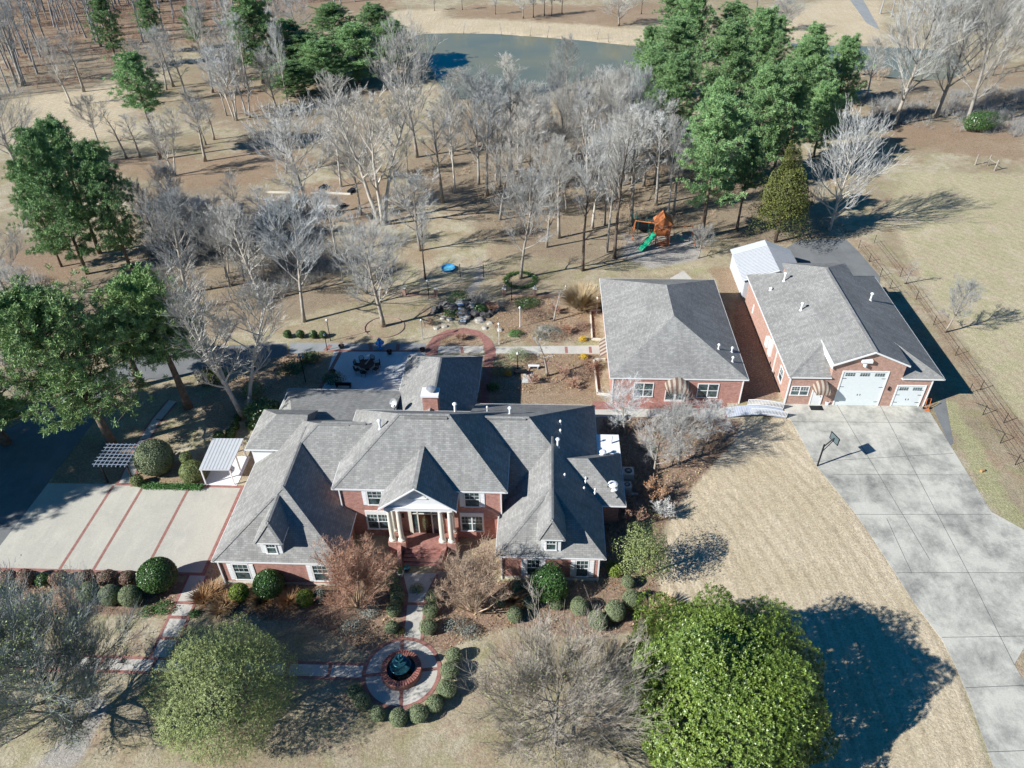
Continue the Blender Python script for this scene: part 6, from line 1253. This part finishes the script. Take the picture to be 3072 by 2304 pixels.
twiggy('bare_bush','greyish bare bush on the rock waterfall',1432,925,2.0,1.2,M['twig'],M['limb'],610,stems=14,dens=1.2)
for i,(x,y) in enumerate(((1470,970),(1455,985),(1310,985),(1335,980),(1500,990),(1625,985),(1640,992),(1615,1000))):
    p=base(x,y); bm=bmesh.new(); bmesh.ops.create_icosphere(bm,subdivisions=2,radius=.4)
    for v in bm.verts: v.co*=1+.2*math.sin(v.co.x*9+i)*math.cos(v.co.y*8+i); v.co.z*=.5
    me=bpy.data.meshes.new('rock'); bm.to_mesh(me); bm.free(); me.materials.append(M['rock_pale']); o=link(bpy.data.objects.new('rock',me)); o.location=p; tag(o,'pale rock in the garden, number '+str(i+1) if 0 else ['pale flat rock right of the waterfall','small rock between waterfall and brick loop','rock left of the brick loop top','rock above the brick loop','rock right of the brick loop','left pale boulder in the garden bed','right pale boulder in the garden bed','pale stone above the straw mound'][i],'rock')
# edging rings of brick around two trees
def ring(px,py,rx_,ry_,lb,mat='paver'):
    c=base(px,py); m=MB(); n=36
    m.tube([c+Vector((rx_*math.cos(2*math.pi*k/n),ry_*math.sin(2*math.pi*k/n),.03)) for k in range(n+1)],.07,4,False); return tag(m.build('brick_edging',M[mat]),lb,'garden edging')
ring(1153,982,2.3,2.2,'round brick edging around the bare lawn tree'); ring(1640,1120,2.0,1.9,'curved brick edging around the lower ornamental tree')
c=G(1561,842); rng=np.random.default_rng(8); t=rng.uniform(0,2*np.pi,2600); rr=1.9+rng.normal(0,.18,2600); P=np.stack([rr*np.cos(t),rr*np.sin(t),rng.random(2600)*.3],1); e=empty('edging_plants',c,'ring of low dark green plants around the tall bare tree','hedge'); LM().leaves(P,rng.normal(size=P.shape)+np.array([0,0,.8]),.08,rng).build('foliage',M['holly'],e)
# garden seat, table by the garden bed, planters at the steps
p=base(1562,1122); e=empty('garden_bench',p,'dark iron garden seat beside the concrete slab','bench'); MB().box(p.x-.7,p.x+.7,p.y-.25,p.y+.25,.4,.45).build('seat',M['black'],e); MB().tube([p+Vector((-.7,.25,.4)),p+Vector((-.7,.3,.95)),p+Vector((.7,.3,.95)),p+Vector((.7,.25,.4))],.025,5).build('backrest',M['black'],e)
for x in (-.62,.62): MB().box(p.x+x-.03,p.x+x+.03,p.y-.22,p.y+.22,0,.4).build('leg',M['black'],e)
p=base(1601,1106); e=empty('garden_bench',p,'small white bench in the lower garden bed','bench'); MB().box(p.x-.6,p.x+.6,p.y-.15,p.y+.15,.38,.44).build('seat',M['white'],e)
for x in (-.45,.45): MB().box(p.x+x-.05,p.x+x+.05,p.y-.12,p.y+.12,0,.38).build('leg',M['white'],e)
p=base(1203,1728); e=empty('urn_planter',p,'white urn with a cone shaped evergreen at the foot of the steps','planter'); MB().lathe(p,[(.16,0),(.12,.1),(.22,.35),(.28,.45),(.2,.45),(.02,.42)],16).build('urn',M['cream'],e,smooth=True)
rng=np.random.default_rng(2); n=1400; h=rng.random(n); a=rng.uniform(0,6.28,n); rr=.2*(1-h)*(.8+.2*rng.random(n)); P=np.stack([rr*np.cos(a),rr*np.sin(a),.45+h*1.0],1); LM().leaves(P,np.stack([np.cos(a),np.sin(a),.3+0*a],1)+rng.normal(size=(n,3))*.3,.035,rng).build('foliage',M['holly'],e)
p=base(1222,1712); e=empty('urn_planter',p,'dark teal pot beside the brick steps','planter'); MB().lathe(p,[(.15,0),(.26,.3),(.28,.45),(.22,.45),(.02,.4)],16).build('urn',M['fountain'],e,smooth=True)
# hand truck and bucket at the garage
p=base(2779,1228); e=empty('hand_truck',p,'orange hand truck leaning at the right garage corner','hand truck'); MB().tube([p+Vector((-.2,0,.1)),p+Vector((-.2,.2,1.2)),p+Vector((.2,.2,1.2)),p+Vector((.2,0,.1))],.03,6).tube([p+Vector((-.2,.05,.4)),p+Vector((.2,.05,.4))],.025,6).box(p.x-.25,p.x+.25,p.y-.3,p.y,.04,.07).build('frame',M['orangepaint'],e)
for x in (-.28,.28): MB().tube([p+Vector((x-.04,.06,.14)),p+Vector((x+.04,.06,.14))],.13,12).build('wheel',M['black'],e)
p=base(2480,1213); e=empty('bucket',p,'white and dark tub beside the garage side door','bucket'); MB().lathe(p,[(.18,0),(.24,.4),(.26,.42),(.2,.42),(.17,.1),(.02,.08)],16).build('tub',M['white'],e); 
# orange trailer frame with ramps behind the garage
p=base(2400,800); e=empty('trailer_ramp',p+Vector((0,0,0)),'orange steel trailer frame with a raised white ramp behind the garage','trailer'); x,y=32.2,86.0
MB().obox((x,y,.6),(1.8,4.6,.12),.02).obox((x-.95,y,1.1),(.08,4.6,1.0),.02).build('bed',M['orangepaint'],e); MB().tube([(x-.9,y+2.4,2.2),(x-.6,y-.4,1.4),(x-.3,y-2.2,.8)],.08,6).tube([(x-.5,y+2.2,2.0),(x,y-2,.8)],.05,6).build('ramp',M['white'],e)
for sy in (-.6,.5): MB().tube([(x+.95,y+sy,.35),(x+1.15,y+sy,.35)],.35,14).build('wheel',M['black'],e)
x,y=36.4,84.6; q=base(2480,785); e=empty('harrow',(x,y,0),'dark spiky farm implement on the asphalt behind the garage','farm tool'); m=MB().tube([(x-1.5,y,.4),(x+1.5,y,.4)],.05,6)
for k in range(7): m.tube([(x-1.4+k*.46,y-.5,0),(x-1.4+k*.46,y,.45),(x-1.4+k*.46,y+.7,.9)],.035,5)
m.build('frame',M['dark'],e)
p=base(2946,1415); tag(MB().obox((p.x,p.y,.12),(.35,.22,.24),.4).build('stump',M['rustgrass']),'small tan stump on the grass right of the drive','stump')
# timber rounds / bench by the pale strip
p=base(2350,1252); 
# scattered leaves and dry ground plants in the beds
def scatter(name,polys,n,size,mat,zr,seed):
    rng=np.random.default_rng(seed); Ps=[]
    for poly in polys:
        P=pg(poly); x0,x1=min(p.x for p in P),max(p.x for p in P); y0,y1=min(p.y for p in P),max(p.y for p in P); k=int(n*(x1-x0)*(y1-y0)); x=rng.uniform(x0,x1,k); y=rng.uniform(y0,y1,k); ok=pip_dist(x,y,P)<0
        f=(np.sin(x*1.9+seed)+np.sin(y*2.3+x*.7)+np.sin(x*4.1-y*3.3))>rng.normal(-.4,.8,k); ok&=f; Ps.append(np.stack([x[ok],y[ok],rng.random(ok.sum())**2*zr+.01],1))
    P=np.concatenate(Ps); e=LM().leaves(P,rng.normal(size=P.shape)*.5+np.array([0,0,.9]),size,rng,.45).build(name,mat,None); return tag(e,kind='stuff')
beds=[[(600,1745),(690,1745),(980,1745),(1170,1700),(1200,1760),(1170,1930),(1080,1950),(960,1880),(760,1860),(600,1840)],[(1290,1730),(1500,1745),(1800,1745),(1960,1690),(1990,1800),(1940,1880),(1780,1910),(1540,1880),(1330,1950),(1275,1920)],[(0,1745),(540,1745),(520,1840),(0,1830)],[(1810,1255),(2150,1255),(2200,1330),(2040,1500),(1940,1650),(1810,1730)]]
scatter('leaf_litter',beds,42,.05,M['orange'],.06,1); scatter('ground_plants',beds,26,.07,M['brownhedge'],.3,2); scatter('ground_plants',beds,14,.06,M['box'],.28,3); scatter('dry_grass',beds,22,.09,M['straw'],.14,6)
gb=[[(1530,895),(1790,890),(1800,1030),(1500,1030),(1470,960)],[(1490,1065),(1800,1065),(1810,1180),(1480,1180)],[(1330,1005),(1440,1005),(1450,1032),(1320,1032)],[(700,1090),(960,1060),(940,1150),(760,1260),(690,1260)]]
scatter('leaf_litter',gb,40,.055,M['orange'],.06,4); scatter('ground_plants',gb,16,.07,M['brownhedge'],.3,5); scatter('dry_grass',gb,14,.08,M['straw'],.2,7)

for g_ in ('cypress saplings along the dam','dark trunks beyond the dam'):
    for i,o in enumerate(sorted([o for o in bpy.data.objects if o.get('group')==g_ and o.get('category')],key=lambda o:o.location.x/o.location.y)): o['label']=o['label']+', '+ORD[i]+' from the left'


# ---------------------------------------------------------------- low winter brush in the thickets
def brush(poly,n,h,seed,mat):
    rng=np.random.default_rng(seed); P=pg(poly); x0,x1=min(p.x for p in P),max(p.x for p in P); y0,y1=min(p.y for p in P),max(p.y for p in P); x=rng.uniform(x0,x1,n*3); y=rng.uniform(y0,y1,n*3); ok=(pip_dist(x,y,P)<0)&((np.sin(x*.35+seed)+np.sin(y*.3+x*.17)+np.sin(x*1.1-y*.8))>rng.normal(-.2,.9,n*3)); x=x[ok][:n]; y=y[ok][:n]; k=9; m=len(x)
    b=np.repeat(np.stack([x,y,0*x],1),k,0); hh=np.repeat(h*rng.uniform(.4,1.2,m),k)[:,None]; d=rng.normal(size=(m*k,3))*.45; d[:,2]=1; d/=np.linalg.norm(d,axis=1,keepdims=True); L=hh*rng.uniform(.5,1.1,(m*k,1)); tip=b+d*L; mid=b+d*L*.5+rng.normal(size=b.shape)*.06*hh; s=np.cross(d,rng.normal(size=d.shape)); s/=np.linalg.norm(s,axis=1,keepdims=True); s*=.012
    lm=LM(); q=mid+rng.normal(size=mid.shape)*.45*hh; q[:,2]=np.abs(q[:,2]); lm.v=[np.stack([b-s,b+s,mid+s,mid-s],1).reshape(-1,3),np.stack([mid-s,mid+s,tip+s*.4,tip-s*.4],1).reshape(-1,3),np.stack([mid-s,mid+s,q+s*.4,q-s*.4],1).reshape(-1,3)]
    tag(lm.build('brush',M[mat],None),kind='stuff')
brush([(430,600),(960,590),(1010,820),(780,930),(520,940),(400,760)],2600,1.3,1,'twig'); brush([(0,-20),(1100,-40),(640,120),(300,250),(0,280)],2600,1.6,2,'twig_brown'); brush([(1200,520),(1500,700),(1860,760),(2100,700),(2250,560),(1900,430),(1500,400)],1500,.8,3,'twig_tan')
brush([(2600,300),(3150,260),(3150,420),(2850,400),(2600,360)],1400,1.5,4,'twig'); brush([(0,850),(130,830),(260,1000),(150,1200),(0,1220)],900,1.2,5,'twig'); brush([(1810,1260),(2150,1260),(2180,1330),(2030,1470),(1900,1600),(1830,1640)],900,.6,6,'twig_tan'); brush([(2560,330),(2700,200),(2420,240),(2440,420)],700,1.2,7,'twig_tan')

for i,(x,y,h,lb) in enumerate(((1665,940,1.1,'brown bare bush in the upper garden bed, left of the straw clump'),(1700,1000,1.0,'brown bare bush in the upper garden bed near the walk'),(1690,1130,1.2,'brown bare bush right of the lower ornamental tree'),(1600,1150,1.0,'brown bare bush beside the garden slab'),(1770,1110,1.1,'brown bare bush by the lower timber frame'),(1385,1020,.8,'low bare bush inside the brick loop'),(1720,1165,1.0,'brown bare bush at the bottom of the lower garden bed'),(1480,935,1.2,'brown bare bush right of the rock waterfall'))): twiggy('bare_bush',lb,x,y,h,.9,M['twig_brown'],M['limb'],800+i,stems=12,dens=.9)
